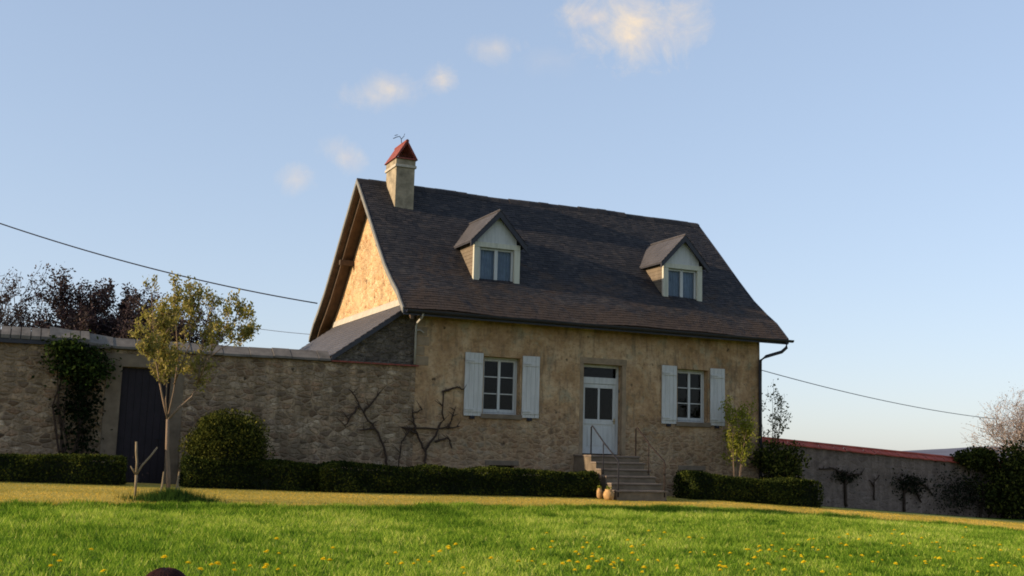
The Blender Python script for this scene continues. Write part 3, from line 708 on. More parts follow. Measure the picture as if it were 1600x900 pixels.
# ------------------------------------------------------------------ VEGETATION
def hedge(x0, x1, y0, y1, h, label, n, seed, mat='l_box'):
    rg = np.random.default_rng(seed); cx = (x0+x1)/2; cy = (y0+y1)/2; z = float(gz(cx, cy)); base = (cx, cy, z)
    t = empty('clipped_hedge', base, label, 'hedge', 'clipped box hedges along the foot of the walls')
    # dark twiggy core
    mb = MB(base); k = max(2, int((x1-x0)/.4)); xs = np.linspace(x0+.08, x1-.08, k+1)
    for a, b in zip(xs, xs[1:]):
        g = float(gz((a+b)/2, cy)); dz = random.uniform(-.03, .02); mb.box(a, b, y0+.10+random.uniform(-.02, .02), y1-.10, g-.1, g+h-.09+dz)
    mb.build('branches', M['l_ivydark'], t)
    L = x1-x0; d = y1-y0; areas = np.array([L*h, L*h, L*d, d*h, d*h]); nn = (n*areas/areas.sum()).astype(int); pts = []
    for i, m_ in enumerate(nn):
        u = rg.random(m_); w = rg.random(m_); dep = rg.exponential(.035, m_)-.03
        if i < 2: p = np.stack([x0+u*L, (y0+dep if i == 0 else y1-dep), w*h], 1)
        elif i == 2: p = np.stack([x0+u*L, y0+w*d, h-dep], 1)
        else: p = np.stack([(x0+dep if i == 3 else x1-dep), y0+u*d, w*h], 1)
        pts.append(p)
    P = np.concatenate(pts); bl = vn(P[:, 0]*2.2+seed, P[:, 2]*3+P[:, 1]*2); P[:, 1] -= (bl-.5)*.2*np.sign(cy-P[:, 1]+1e-9)
    P[:, 2] *= 1+(vn(P[:, 0]*1.3+seed*3, P[:, 0]*0)-.5)*.22
    # round the top edge
    e = np.clip(P[:, 2]-(h-.1), 0, .1); P[:, 1] += np.sign(cy-P[:, 1])*e*.5
    P[:, 2] += gz(P[:, 0], np.full(len(P), cy)); r = np.clip(.35+.5*(bl-.5)+rg.normal(0, .2, len(P)), 0, 1)
    fast_mesh('foliage', leaf_quads(P, .055, .6, .2, rg), 4, r, M[mat], t, base)
hedge(-16, -7.2, -1.75, -.75, .55, 'dark clipped box hedge left of the dark gate', 30000, 1)
hedge(-5.9, -2.95, -1.75, -.95, .60, 'short dark hedge section under the round bush', 14000, 2)
hedge(-2.85, 4.48, -1.85, -1.0, .60, 'long dark clipped hedge below the left window, ending at the steps', 32000, 3)
hedge(7.35, 11.75, -1.85, -.95, .66, 'short clipped hedge with lit green left end, right of the steps', 21000, 4)

def branchy(base, limbs, levels, seed, rad, spread=.6, ratio=.62, kids=3, up=.25, wob=.12, minr=.004):
    """limbs: list of polylines (world). returns tube MB and twig points"""
    rg = random.Random(seed); mb = MB(base); tips = []
    def grow(p, d, L, r, lev):
        n = 4; pts = [p]; q = p.copy(); dd = d.copy()
        for i in range(n):
            dd = (dd+Vector([rg.gauss(0, wob) for _ in range(3)])+Vector((0, 0, up*.12))).normalized(); q = q+dd*(L/n); pts.append(q.copy())
        mb.tube(pts, [max(minr, r*(1-.55*i/n)) for i in range(n+1)], 5 if lev > 1 else 4, cap=False)
        if lev <= 1:
            for i, a in enumerate(pts[1:]): tips.append((a, dd.copy()))
        if lev > 0:
            for k in range(kids):
                i = rg.randint(1, n); a = pts[i]; v = Vector([rg.gauss(0, 1) for _ in range(3)]); v -= v.project(dd); v.normalize()
                grow(a, (dd+v*spread*rg.uniform(.6, 1.3)+Vector((0, 0, up*.3))).normalized(), L*ratio*rg.uniform(.75, 1.2), r*.5, lev-1)
    for pl, r0, r1, L, K in limbs:
        pl = [Vector(p) for p in pl]; n = len(pl)
        mb.tube(pl, [r0+(r1-r0)*i/(n-1) for i in range(n)], 7)
        if L:
            for k in range(K):
                tt = rg.uniform(.35, 1)*(n-1); i = min(int(tt), n-2); a = pl[i].lerp(pl[i+1], tt-i); d = (pl[i+1]-pl[i]).normalized()
                v = Vector([rg.gauss(0, 1) for _ in range(3)]); v -= v.project(d); v.normalize()
                grow(a, (d+v*spread*rg.uniform(.5, 1.4)).normalized(), L*rg.uniform(.7, 1.15), r1*.6, levels)
            grow(pl[-1], (pl[-1]-pl[-2]).normalized(), L*.9, r1, levels)
    return mb, tips
def leafy(name, tips, per, size, jit, mat, parent, base, seed, aspect=.5, updir=.3, drop=0, shade=None):
    rg = np.random.default_rng(seed); T = np.array([list(t[0]) for t in tips]); keep = rg.random(len(T)) > drop; T = T[keep]
    P = np.repeat(T, per, 0)+rg.normal(0, jit, (len(T)*per, 3)); cl = np.repeat(rg.random(len(T)), per)
    r = np.clip(.5*cl+.5*rg.random(len(P)), 0, 1)
    return fast_mesh(name, leaf_quads(P, size, aspect, updir, rg), 4, r, mat, parent, base)

# foreground young tree
tz = float(gz(-6.56, -4)); B = (-6.56, -4, tz)
def T4(px, py, y=-4): return tuple(at(px, py, 'y', y))
yt = empty('young_tree', B, 'slender young tree with pale forked trunk and yellowish spring leaves in front of the gate', 'tree')
fork = T4(262, 655)
limbs = [([B, T4(263, 740), T4(261, 700), fork], .048, .034, 0, 0),
         ([fork, T4(256, 630), T4(250, 600, -4.1), T4(243, 560, -4.2), T4(240, 515, -4.2), T4(238, 482, -4.3)], .035, .012, .55, 9),
         ([fork, T4(272, 610, -3.8), T4(278, 560, -3.6), T4(275, 505, -3.6), T4(272, 468, -3.6)], .028, .010, .5, 9),
         ([fork, T4(280, 637), T4(300, 620), T4(311, 590), T4(314, 555), T4(320, 515, -3.9), T4(328, 490, -3.9)], .04, .012, .55, 10),
         ([fork, T4(259, 625, -4.05), T4(262, 585, -4.1), T4(262, 545, -4.0), T4(258, 500, -4.)], .022, .008, .32, 14),
         ([T4(256, 630), T4(247, 590, -3.9), T4(252, 550, -3.9)], .014, .006, .26, 8),
         ([T4(308, 600), T4(325, 560, -4.3), T4(345, 528, -4.4), T4(366, 500, -4.5)], .022, .009, .45, 6),
         ([T4(312, 570), T4(345, 545, -3.6), T4(366, 534, -3.5), T4(382, 524, -3.4)], .016, .007, .32, 4),
         ([T4(250, 600, -4.1), T4(232, 560, -4.5), T4(226, 530, -4.6)], .014, .007, .3, 3),
         ([T4(272, 600, -3.8), T4(296, 540, -4.2), T4(302, 480, -4.3)], .02, .008, .45, 6)]
limbs = [(pl, r0 if i == 0 else r0*.75, r1 if i == 0 else r1*.75, L*.80, K+3 if K else 0) for i, (pl, r0, r1, L, K) in enumerate(limbs)]
mb, tips = branchy(B, limbs, 2, 5, .03, .6, .6, 3, .5, .12, .0035)
mb.build('trunk', M['bark_pale'], yt, smooth=True)
leafy('crown', tips, 3, .072, .04, M['l_young'], yt, B, 8, .5, .5, .40)
# grass tuft and stakes at its foot
tt = []; rg = np.random.default_rng(3)
for sx, lab in ((255, 'thin leaning stake left of the young tree trunk'), (279, 'thin pale stake right of the young tree trunk')):
    a = at(sx-7 if sx < 260 else sx-8, 778, 'y', -4.2); b = at(sx+1, 737, 'y', -4.2); a[2] = float(gz(a[0], -4.2))-.05
    mb = MB(tuple(a)); mb.tube([a, (a+b)/2+np.array([.015, 0, 0]), b], [.022, .02, .016], 6)
    if sx > 260: mb.tube([a+np.array([.07, .02, 0]), a+np.array([.1, 0, .25]), (a+b)/2+np.array([.03, 0, .02])], [.018, .016, .012], 6)
    tag(mb.build('tree_stake', M['stake']), lab, 'stake', 'stakes at the foot of the young tree')
def blades(P, h, w, lean, rg):
    N = len(P); a = rg.uniform(0, 2*math.pi, N); d = np.stack([np.cos(a), np.sin(a), np.zeros(N)], 1); b = rg.uniform(0, 2*math.pi, N)
    top = P+np.stack([np.cos(b)*lean*h, np.sin(b)*lean*h, h], 1)
    return np.stack([P-d*w[:, None]*.5, P+d*w[:, None]*.5, top], 1).reshape(-1, 3)
N = 5200; th = rg.uniform(0, 2*math.pi, N); r_ = np.abs(rg.normal(0, .27, N)); c = np.array([B[0]-.0, -4.7])
P = np.stack([c[0]+r_*np.cos(th)*1.7, c[1]+r_*np.sin(th), np.zeros(N)], 1); P[:, 2] = gz(P[:, 0], P[:, 1])-.01
hh_ = rg.uniform(.08, .30, N)*np.clip(1.15-r_, .2, 1)
tag(fast_mesh('grass_tuft', blades(P, hh_, rg.uniform(.008, .014, N), .35, rg), 3, rg.random(N), M['tuft'], None, (float(c[0]), float(c[1]), tz)), 'dark tuft of long grass round the foot of the young tree', 'grass', kind='stuff')
# pruned shrub with two stubby stems
p0 = at(211, 778, 'y', -4.0); p0[2] = float(gz(p0[0], -4)); mb = MB(tuple(p0)); f1 = at(213, 742, 'y', -4.)
mb.tube([p0-np.array([0, 0, .05]), at(212, 758, 'y', -4.), f1], [.025, .025, .03], 7); mb.tube([f1, at(214, 722, 'y', -4.), at(213, 706, 'y', -4.), at(213, 690, 'y', -4.)], [.026, .022, .025, .022], 7)
mb.tube([f1, at(222, 727, 'y', -4.), at(235, 713, 'y', -4.), at(246, 699, 'y', -4.)], [.024, .021, .02, .017], 7); mb.tube([f1, at(207, 733, 'y', -4.1), at(204, 728, 'y', -4.1)], [.02, .015, .01], 6)
ps = empty('pruned_shrub', tuple(p0), 'small pruned shrub with two bare forked stems left of the young tree', 'shrub'); mb.build('stem', M['stake'], ps, smooth=True)
P = np.array(f1)+rg.normal(size=(26, 3))*[.10, .08, .14]; fast_mesh('leaves', leaf_quads(P, .05), 4, rg.random(26), M['l_plum'], ps, tuple(p0))

def blob_points(c, rad, n, rg, lumps=14, shell=.35):
    """points in the shell of many overlapping lobes"""
    c = np.array(c); rad = np.array(rad); d = rg.normal(size=(lumps, 3)); d /= np.linalg.norm(d, axis=1)[:, None]
    cc = d*rad*rg.uniform(.35, .72, (lumps, 1)); rr_ = rg.uniform(.30, .5, lumps)
    i = rg.integers(0, lumps, n); v = rg.normal(size=(n, 3)); v /= np.linalg.norm(v, axis=1)[:, None]
    return c+cc[i]+v*rad*rr_[i][:, None]*(1-shell*rg.random((n, 1))**2), i
# round box bush
bc = at(357, 690, 'y', -1.05); bz = float(gz(bc[0], -1.0)); B2 = (float(bc[0]), -1.05, bz)
bb = empty('round_bush', B2, 'large round evergreen bush against the garden wall beside the young tree', 'bush'); rg = np.random.default_rng(21)
P, idx = blob_points((bc[0], -1.05, bz+1.02), (1.04, .80, .95), 36000, rg, 40, .5); P = P[P[:, 2] > bz]; r = np.clip(.42+rg.normal(0, .22, len(P)), 0, 1)
P[:, 1] = np.minimum(P[:, 1], -.03)
fast_mesh('foliage', leaf_quads(P, .055, .6, .3, rg), 4, r, M['l_bush'], bb, B2)
mb = MB(B2)
for k in range(9):
    a = k*.7; mb.tube([(B2[0], B2[1], bz), (B2[0]+.3*math.cos(a), B2[1]+.25*math.sin(a), bz+.6), (B2[0]+.6*math.cos(a), B2[1]+.45*math.sin(a), bz+1.2)], [.04, .03, .01], 5)
mb.lathe((B2[0], B2[1], bz), [(.2, 0), (.5, .3), (.52, .8), (.35, 1.15), (.1, 1.3)], 12); mb.build('branches', M['l_ivydark'], bb)

# climber on the garden wall near the left edge
rg = np.random.default_rng(33); iv = empty('ivy_climber', (-8.3, -.1, .4), 'bushy green climber hanging on the garden wall left of the gate', 'climber')
mb = MB((-8.3, -.1, .4))
for k in range(7):
    x = -8.2+random.uniform(-.25, .25); pts = [(x, -.06, .35)]
    for i in range(1, 8): x += random.uniform(-.13, .11); pts.append((x, -.06-random.random()*.05, .35+i*.42))
    mb.tube(pts, [.03-.003*i for i in range(8)], 5)
mb.build('stem', M['vine'], iv, smooth=True)
def cloud_on_wall(n, cx, cz, sx, sz, y0, dep, rg):
    return np.stack([rg.normal(cx, sx, n), y0-np.abs(rg.normal(0, dep, n)), rg.normal(cz, sz, n)], 1)
P = np.concatenate([cloud_on_wall(1200, -8.35, 3.05, .28, .22, -.1, .12, rg), cloud_on_wall(900, -7.95, 2.95, .22, .2, -.12, .15, rg), cloud_on_wall(700, -8.5, 3.35, .2, .1, -.15, .15, rg)])
P2 = np.concatenate([cloud_on_wall(600, -8.2, 2.2, .22, .35, -.05, .08, rg), cloud_on_wall(380, -8.05, 1.3, .2, .4, -.05, .08, rg), cloud_on_wall(300, -7.9, 2.3, .15, .4, -.05, .08, rg)])
P = np.concatenate([P, P2]); P[:, 1] = np.minimum(P[:, 1], -.03); r = np.concatenate([np.clip(rg.normal(.55, .25, len(P)-len(P2)), 0, 1), np.clip(rg.normal(.15, .12, len(P2)), 0, 1)])
fast_mesh('foliage', leaf_quads(P, .085, .75, -.1, rg), 4, r, M['l_ivy'], iv, (-8.3, -.1, .4))

# bare trained climbers on the walls
def climber(name, lines, label, y=-.04, mat='vine', w=.022, grp='bare climbers trained on the walls', wy=0.):
    first = at(*lines[0][0], 'y', wy+y); mb = MB(tuple(first)); rg = random.Random(len(lines)*7)
    for ln in lines:
        pts = [at(px, py, 'y', wy+y-.02*(i % 2)) for i, (px, py) in enumerate(ln)]; dense = []
        for a, b in zip(pts, pts[1:]):
            for k in range(4): dense.append(a+(b-a)*k/4+np.array([rg.gauss(0, .015), 0, rg.gauss(0, .015)]))
        dense.append(pts[-1]); n = len(dense); mb.tube(dense, [w*(1-.6*i/n) for i in range(n)], 6)
        for k in range(n//2):
            i = rg.randrange(1, n); d = np.array([rg.uniform(-.25, .25), -.02, rg.uniform(.02, .25)]); mb.tube([dense[i], dense[i]+d*.5, dense[i]+d], [w*.35, w*.25, w*.15], 4)
    return tag(mb.build(name, M[mat], smooth=True), label, 'climber', grp)
climber('wall_climber', [[(604, 728), (602, 702), (585, 670), (568, 645), (556, 622), (545, 608)], [(585, 670), (562, 672)], [(568, 645), (585, 625), (592, 615)], [(562, 635), (545, 655), (540, 668)]], 'bare climber on the garden wall left of the house corner', w=.032)
climber('wall_climber', [[(664, 735), (664, 705), (652, 678), (640, 672), (628, 690), (623, 728)], [(664, 705), (680, 680), (692, 655), (692, 612)], [(652, 678), (646, 660), (645, 645), (660, 640)], [(640, 672), (628, 668), (700, 670), (718, 666)], [(680, 690), (700, 684), (706, 700)], [(692, 612), (712, 606), (725, 608)], [(700, 670), (708, 650), (710, 640)]], 'bare arching climber on the house wall between corner and left window', w=.034)
# tangle left of it near the hedge (dry)
rg = np.random.default_rng(40)

def shrub(name, base, stems, H, spread, seed, bark, leaf, per, size, label, cat, lv=1, grp=None, jit=.05, r0=.014, drop=0.1, kids=3, L=.4):
    t = empty(name, base, label, cat, grp); rg = random.Random(seed); limbs = []
    for k in range(stems):
        a = rg.uniform(0, 6.28); s = spread*rg.uniform(.2, 1); x, y, z = base
        p0 = (x+math.cos(a)*s*.15, y+math.sin(a)*s*.1, z-.05); h = H*rg.uniform(.6, .92)
        limbs.append(([p0, (x+math.cos(a)*s*.4, y+math.sin(a)*s*.3, z+h*.4), (x+math.cos(a)*s*.7, y+math.sin(a)*s*.6, z+h*.75), (x+math.cos(a)*s, y+math.sin(a)*s*.8, z+h)], r0, r0*.4, L, 5))
    mb, tips = branchy(base, limbs, lv, seed, r0, .6, .6, kids, .3, .14, .003); mb.build('stem', M[bark], t, smooth=True)
    if per: leafy('leaves', tips, per, size, jit, M[leaf], t, base, seed+1, .5, .2, drop)
    return t
# yellow-green young shrub before the right window, its stems behind the hedge
p = at(1150, 742, 'y', -.75); shrub('young_shrub', (float(p[0]), -.75, float(gz(p[0], -.75))), 9, 2.75, .60, 50, 'bark_pale', 'l_yellow', 5, .075, 'thin yellow-green shrub standing at the right ground floor window', 'shrub', 1, L=.38, jit=.06, drop=.2)
# dark evergreen shrub at the right corner of the house
p = at(1212, 745, 'y', -.2); B3 = (float(p[0]), -.2, float(gz(p[0], -.2))); t = empty('corner_shrub', B3, 'dark leafy shrub at the right corner of the house behind the hedge', 'shrub'); rg = np.random.default_rng(60)
P, _ = blob_points((B3[0]+.05, -.2, B3[2]+.9), (1.25, .7, .98), 6500, rg, 22, .8); P = P[P[:, 2] > B3[2]]; fast_mesh('foliage', leaf_quads(P, .11, .5, .3, rg), 4, np.clip(rg.normal(.4, .28, len(P)), 0, 1), M['l_bush'], t, B3)
mb = MB(B3)
for k in range(8): a = k*.8; mb.tube([B3, (B3[0]+.3*math.cos(a), B3[1]+.3*math.sin(a), B3[2]+.7), (B3[0]+.55*math.cos(a), B3[1]+.5*math.sin(a), B3[2]+1.5)], [.03, .02, .006], 5)
mb.build('stem', M['vine'], t)
# thin sprig behind the corner
p = at(1196, 690, 'y', 2.0); shrub('sparse_shrub', (float(p[0])+.25, 2.0, float(gz(p[0], 2.))), 6, 3.9, .75, 70, 'vine', 'l_bush', 2, .085, 'tall sparse shrub showing behind the right corner of the house', 'shrub', 1, L=.5, jit=.05, drop=.35)
# small weedy sprigs on red wall corner
p = at(1238, 690, 'y', 5.3)

# plum trees behind the garden wall
def tree(base, H, crown_r, seed, label, leaf='l_plum', bark='bark', per=5, size=.09, jit=.07, drop=.1, L=None, nl=9, lv=2, trunk=.12, fan=1.0, cb=.35):
    t = empty('plum_tree' if leaf == 'l_plum' else 'bare_tree', base, label, 'tree', 'trees beyond the walls'); rg = random.Random(seed); x, y, z = base
    limbs = [([(x, y, z-.1), (x+.03, y, z+H*.15), (x-.02, y, z+H*cb)], trunk, trunk*.7, 0, 0)]
    for k in range(nl):
        a = 6.28*k/nl+rg.uniform(-.3, .3); el = rg.uniform(.25, 1.25); d = Vector((math.cos(a)*math.cos(el)*crown_r*fan, math.sin(a)*math.cos(el)*crown_r, math.sin(el)*(H*(1-cb))*.78))
        s = Vector((x, y, z+H*rg.uniform(cb*.7, cb))); limbs.append(([s, s+d*.35+Vector((0, 0, .12)), s+d*.75], trunk*.42, trunk*.15, L or crown_r*.55, 6))
    mb, tips = branchy(base, limbs, lv, seed, .03, .7, .62, 3, .3, .15, .006); mb.build('trunk', M[bark], t, smooth=True)
    if per: leafy('crown', tips, per, size, jit, M[leaf], t, base, seed+3, .55, .1, drop)
def gb(px, y): p = at(px, 500, 'y', y); return (float(p[0]), y, float(gz(p[0], y)))
tree(gb(-12, 9), 6.5, 2.1, 81, 'purple-leaved tree behind the wall at the left edge of the view', drop=.35, per=3, size=.085, nl=13)
tree(gb(168, 9), 6.35, 2.3, 82, 'dense dark purple-leaved tree behind the wall left of the young tree', per=7, drop=.0, size=.095, nl=30, L=1.1)
tree(gb(262, 7.5), 6.2, 1.9, 83, 'dark purple tree behind the young tree crown', per=4, drop=.1, size=.085, nl=15)
# pale budding tree at right edge and ivy mass on wall
p = at(1604, 700, 'y', 20); tree((float(p[0])+.6, 20., float(gz(p[0], 20.))), 7.3, 2.6, 84, 'pale pinkish budding tree beyond the wall at the right edge', 'l_bud', 'bark_pink', 2, .09, .12, .3, nl=24, L=1.5, trunk=.14, cb=.42)
rg = np.random.default_rng(90); p = at(1575, 800, 'y', 5.2); B4 = (float(p[0]), 5.2, float(gz(p[0], 5.2))); t = empty('ivy_mass', B4, 'dark ivy mass growing over the right end of the boundary wall', 'ivy')
P, _ = blob_points((B4[0]+1.4, 5.5, B4[2]+1.5), (3.2, 1.0, 1.75), 15000, rg, 40, .6); q, _ = blob_points((B4[0]-.9, 5.9, B4[2]+2.4), (1.4, .6, .55), 4500, rg, 18, .7); P = np.concatenate([P, q]); P = P[P[:, 2] > B4[2]-.3]
P[:, 1] = np.where((P[:, 1] > 5.95) & (P[:, 2] < rz(26)), 5.9, P[:, 1])
fast_mesh('foliage', leaf_quads(P, .12, .7, .1, rg), 4, np.clip(rg.normal(.35, .25, len(P)), 0, 1), M['l_bush'], t, B4)
mb = MB(B4)
for k in range(12): a = random.uniform(-1.6, 3.5); mb.tube([(B4[0]+a, 5.85, B4[2]-.1), (B4[0]+a+.2, 5.8, B4[2]+1), (B4[0]+a+.1, 5.85, B4[2]+2.2)], [.05, .04, .015], 5)
mb.build('stem', M['vine'], t)
climber('wall_climber', [[(1322, 792), (1321, 760), (1322, 740), (1300, 732), (1280, 733)], [(1321, 742), (1345, 741)]], 'dark climber trained as a T on the boundary wall nearer the house', wy=6., w=.06)
climber('wall_climber', [[(1366, 782), (1366, 755), (1374, 742)], [(1366, 760), (1358, 750)]], 'small bare climber midway along the boundary wall', wy=6., w=.035)
climber('wall_climber', [[(1413, 800), (1413, 775), (1411, 752), (1403, 748)], [(1413, 770), (1425, 750), (1445, 758), (1458, 775)], [(1412, 760), (1430, 765), (1440, 785)]], 'dark spreading climber on the boundary wall nearest the ivy', wy=6., w=.06)
rg = np.random.default_rng(95); bs = []
for (px, py, sx, sz, n) in ((1322, 745, .3, .12, 300), (1424, 757, .38, .2, 700), (1500, 770, .7, .4, 1500)):
    c = at(px, py, 'y', 5.85); lab = {1322: 'dry leafy growth on the T-shaped wall climber', 1424: 'dark leafy growth on the spreading wall climber', 1500: 'dark low shrub at the foot of the boundary wall beside the ivy'}[px]
    P = cloud_on_wall(n, c[0], c[2], sx, sz, 5.96, .06 if px < 1450 else .3, rg); P[:, 1] = np.minimum(P[:, 1], 5.97)
    tag(fast_mesh('wall_shrub', leaf_quads(P, .09, .7, 0, rg), 4, rg.random(n), M['l_ivydark'], None, tuple(c)), lab, 'climber' if px < 1450 else 'shrub')

# ------------------------------------------------------------------ lawn
def region(n, ymin, ymax, rg, margin=2.5):
    """random points on the lawn between the two distances, a little wider than seen"""
    out = []
    y = rg.uniform(ymin, ymax, n*1); 
    xl = CAM[0]+(y-CAM[1])*math.tan(math.radians(YAW-27.5))-margin; xr = CAM[0]+(y-CAM[1])*math.tan(math.radians(YAW+27.5))+margin
    # rows nearer the camera are narrower: accept in proportion
    x = rg.uniform(xl.min(), xr.max(), n); k = (x > xl) & (x < xr); return x[k], y[k]
rg = np.random.default_rng(101)
x, y = region(760000, -18.6, -3.8, rg); hn = vn(x*1.3, y*1.3); hn2 = vn(x*5, y*5); lim = yb(x)+1.1*(vn(x*.9, y*0+5)-.5)+.6*(vn(x*3.1, y*0+8)-.5)+rg.normal(0, .12, len(x))
k = (y < lim); x, y, hn, hn2 = x[k], y[k], hn[k], hn2[k]; N = len(x)
edge = np.clip(1-np.abs(y-yb(x)+.45)/.5, 0, 1)
cl = np.clip((vn(x*2.4+11, y*2.4)-.62)/.2, 0, 1)
h = (.03+.03*hn+.045*hn2+.035*cl)*rg.uniform(.5, 1.4, N)+.08*edge*rg.random(N)
P = np.stack([x, y, gz(x, y)-.01], 1)
col = np.clip(.42+.28*(hn-.5)+.35*(hn2-.5)+.35*(vn(x*.5+9, y*.5)-.5)+rg.normal(0, .23, N)-.25*edge-.12*cl, 0, 1)
tag(fast_mesh('lawn_grass', blades(P, h, rg.uniform(.009, .020, N), .6, rg), 3, col, M['grass']), 'bright green meadow grass', 'grass', kind='stuff')
x = rg.uniform(-14, 34, 210000); y = rg.uniform(-6.8, -1.85, len(x)); lim = yb(x)+1.1*(vn(x*.9, y*0+5)-.5)+.6*(vn(x*3.1, y*0+8)-.5)+rg.normal(0, .12, len(x)); k = (y > lim-.1); x, y = x[k], y[k]; N = len(x)
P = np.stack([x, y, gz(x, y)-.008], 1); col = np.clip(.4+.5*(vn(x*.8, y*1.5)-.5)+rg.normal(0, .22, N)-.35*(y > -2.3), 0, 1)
tag(fast_mesh('dry_grass', blades(P, rg.uniform(.012, .045, N), rg.uniform(.007, .014, N), .8, rg), 3, col, M['drygrass']), 'short dry yellow grass strip', 'grass', kind='stuff')

# dandelions: separate flowers
mb = MB(); mb.tube([(0, 0, 0), (.01, 0, .05), (.006, .004, .10)], [.004, .0035, .003], 4, 1); n = 10
for ring, (r, z) in enumerate(((.026, .104), (.019, .112), (.010, .118))):
    for j in range(n):
        a = 2*math.pi*(j+.5*ring)/n; c_, s_ = math.cos(a), math.sin(a); w = .007
        mb.add([(.006, .004, .10), (.006+r*.7*c_-w*s_, .004+r*.7*s_+w*c_, z), (.006+r*c_, .004+r*s_, z-.002), (.006+r*.7*c_+w*s_, .004+r*.7*s_-w*c_, z)], [(0, 1, 2, 3)], 0, random.random())
proto = mb.build('dandelion', [M['dand'], M['stem']]); rg = np.random.default_rng(5)
spots = []
def addpx(px, py):
    if py > 897: return
    v = ray(px, py); t = 12.
    for _ in range(30):
        p = CAM+v*t; t += (p[2]-float(gz(p[0], p[1]))-.09)/max(1e-3, -v[2])*.8
    p = CAM+v*t
    if -19 < p[1] < -7: spots.append(p)
for (cx, cy, sx, sy, n) in ((975, 885, 75, 9, 16), (1010, 858, 90, 14, 13), (1200, 862, 60, 8, 8), (1290, 878, 90, 11, 14), (1470, 868, 75, 16, 20), (1440, 840, 110, 12, 12), (345, 886, 22, 4, 6), (415, 888, 22, 5, 7), (430, 855, 14, 5, 4), (570, 880, 90, 9, 8), (90, 880, 60, 9, 7), (730, 872, 110, 12, 9), (1180, 888, 160, 6, 12), (1560, 885, 30, 9, 8), (1350, 850, 120, 10, 22), (1000, 880, 110, 12, 16), (860, 865, 90, 12, 8)):
    for _ in range(n): addpx(rg.normal(cx, sx), rg.normal(cy, sy))
for i, p in enumerate(spots):
    o = proto if i == 0 else proto.copy()
    if i: COL.objects.link(o)
    o.location = (p[0], p[1], float(gz(p[0], p[1]))-.005); s = rg.uniform(1.2, 1.9); o.scale = (s, s, s*rg.uniform(.6, .85)); o.rotation_euler = (rg.normal(0, .15), rg.normal(0, .15), rg.uniform(0, 6.28))
    tag(o, 'small yellow dandelion flower in the green lawn', 'flower', 'dandelions scattered over the lawn')

# ------------------------------------------------------------------ overhead cables
def cable(a, b, sagm, r, label):
    a, b = Vector(a), Vector(b); pts = [a.lerp(b, t)-Vector((0, 0, sagm*4*t*(1-t))) for t in np.linspace(0, 1, 28)]
    mb = MB(tuple(a)); mb.tube(pts, r, 5); tag(mb.build('overhead_cable', M['cable'], smooth=True), label, 'cable', 'overhead cables')
a = at(-120, 306, 'y', 13.); b = at(496, 474, 'y', 8.9); cable(a, b, .35, .022, 'thick dark cable crossing the sky down to the left side of the roof')
a = at(330, 502, 'y', 12.); b = at(492, 523, 'y', 9.0); cable(a, b, .05, .009, 'faint thin cable low behind the wall, reaching the rear eave')
a = at(1150, 567, 'y', 9.5); b = at(1560, 655, 'y', 21.); cable(a, b, .30, .018, 'thin cable sloping from the house to the tree on the right')

# ------------------------------------------------------------------ child, only the crown of the head is in view
cp = at(260, 889, 'y', -22.); gx, gy, ztop = float(cp[0]), -22., float(cp[2]); zg = float(gz(gx, gy)); Hc = ztop-zg
def skinned(name, verts, edges, radii, mat, parent, sub=2):
    me = bpy.data.meshes.new(name); me.from_pydata(verts, edges, []); o = link(name, me, mat, parent)
    sk = o.modifiers.new('skin', 'SKIN'); me.skin_vertices[0].data.foreach_get
    for i, r in enumerate(radii): me.skin_vertices[0].data[i].radius = (r, r) if not isinstance(r, tuple) else r
    me.skin_vertices[0].data[0].use_root = True; s = o.modifiers.new('sub', 'SUBSURF'); s.levels = s.render_levels = sub; return o
ch_ = empty('person', (gx, gy, zg), 'top of a dark brown haired head at the bottom edge, mostly out of frame', 'person')
ch_.rotation_euler.z = math.radians(-30)
H = Hc; hd = H*.205
V = [(0, 0, .50*H), (0, 0, .62*H), (0, 0, .74*H), (0, 0, .785*H), (0, .01, .82*H), (0, .015, .87*H), (0, .01, .93*H),
     (.06*H, 0, .47*H), (.065*H, .01, .26*H), (.065*H, 0, .05*H), (.065*H, .07*H, .02*H), (-.06*H, 0, .47*H), (-.065*H, .01, .26*H), (-.065*H, 0, .05*H), (-.065*H, .07*H, .02*H),
     (.115*H, 0, .75*H), (.15*H, 0, .60*H), (.155*H, .04*H, .47*H), (.155*H, .06*H, .42*H), (-.115*H, 0, .75*H), (-.15*H, 0, .60*H), (-.155*H, .04*H, .47*H), (-.155*H, .06*H, .42*H)]
Ed = [(0, 1), (1, 2), (2, 3), (3, 4), (4, 5), (5, 6), (0, 7), (7, 8), (8, 9), (9, 10), (0, 11), (11, 12), (12, 13), (13, 14), (2, 15), (15, 16), (16, 17), (17, 18), (2, 19), (19, 20), (20, 21), (21, 22)]
Rd = [.085*H, .08*H, .085*H, .04*H, .045*H, .075*H, .06*H, .055*H, .04*H, .028*H, .02*H, .055*H, .04*H, .028*H, .02*H, .035*H, .028*H, .02*H, .018*H, .035*H, .028*H, .02*H, .018*H]
skinned('body', V, Ed, Rd, M['skin'], ch_)
Vc = [V[0], V[1], V[2], V[15], V[16], V[19], V[20], V[7], V[8], V[11], V[12]]
skinned('clothing', Vc, [(0, 1), (1, 2), (2, 3), (3, 4), (2, 5), (5, 6), (0, 7), (7, 8), (0, 9), (9, 10)], [.095*H, .09*H, .093*H, .045*H, .038*H, .045*H, .038*H, .068*H, .055*H, .068*H, .055*H], M['cloth'], ch_)
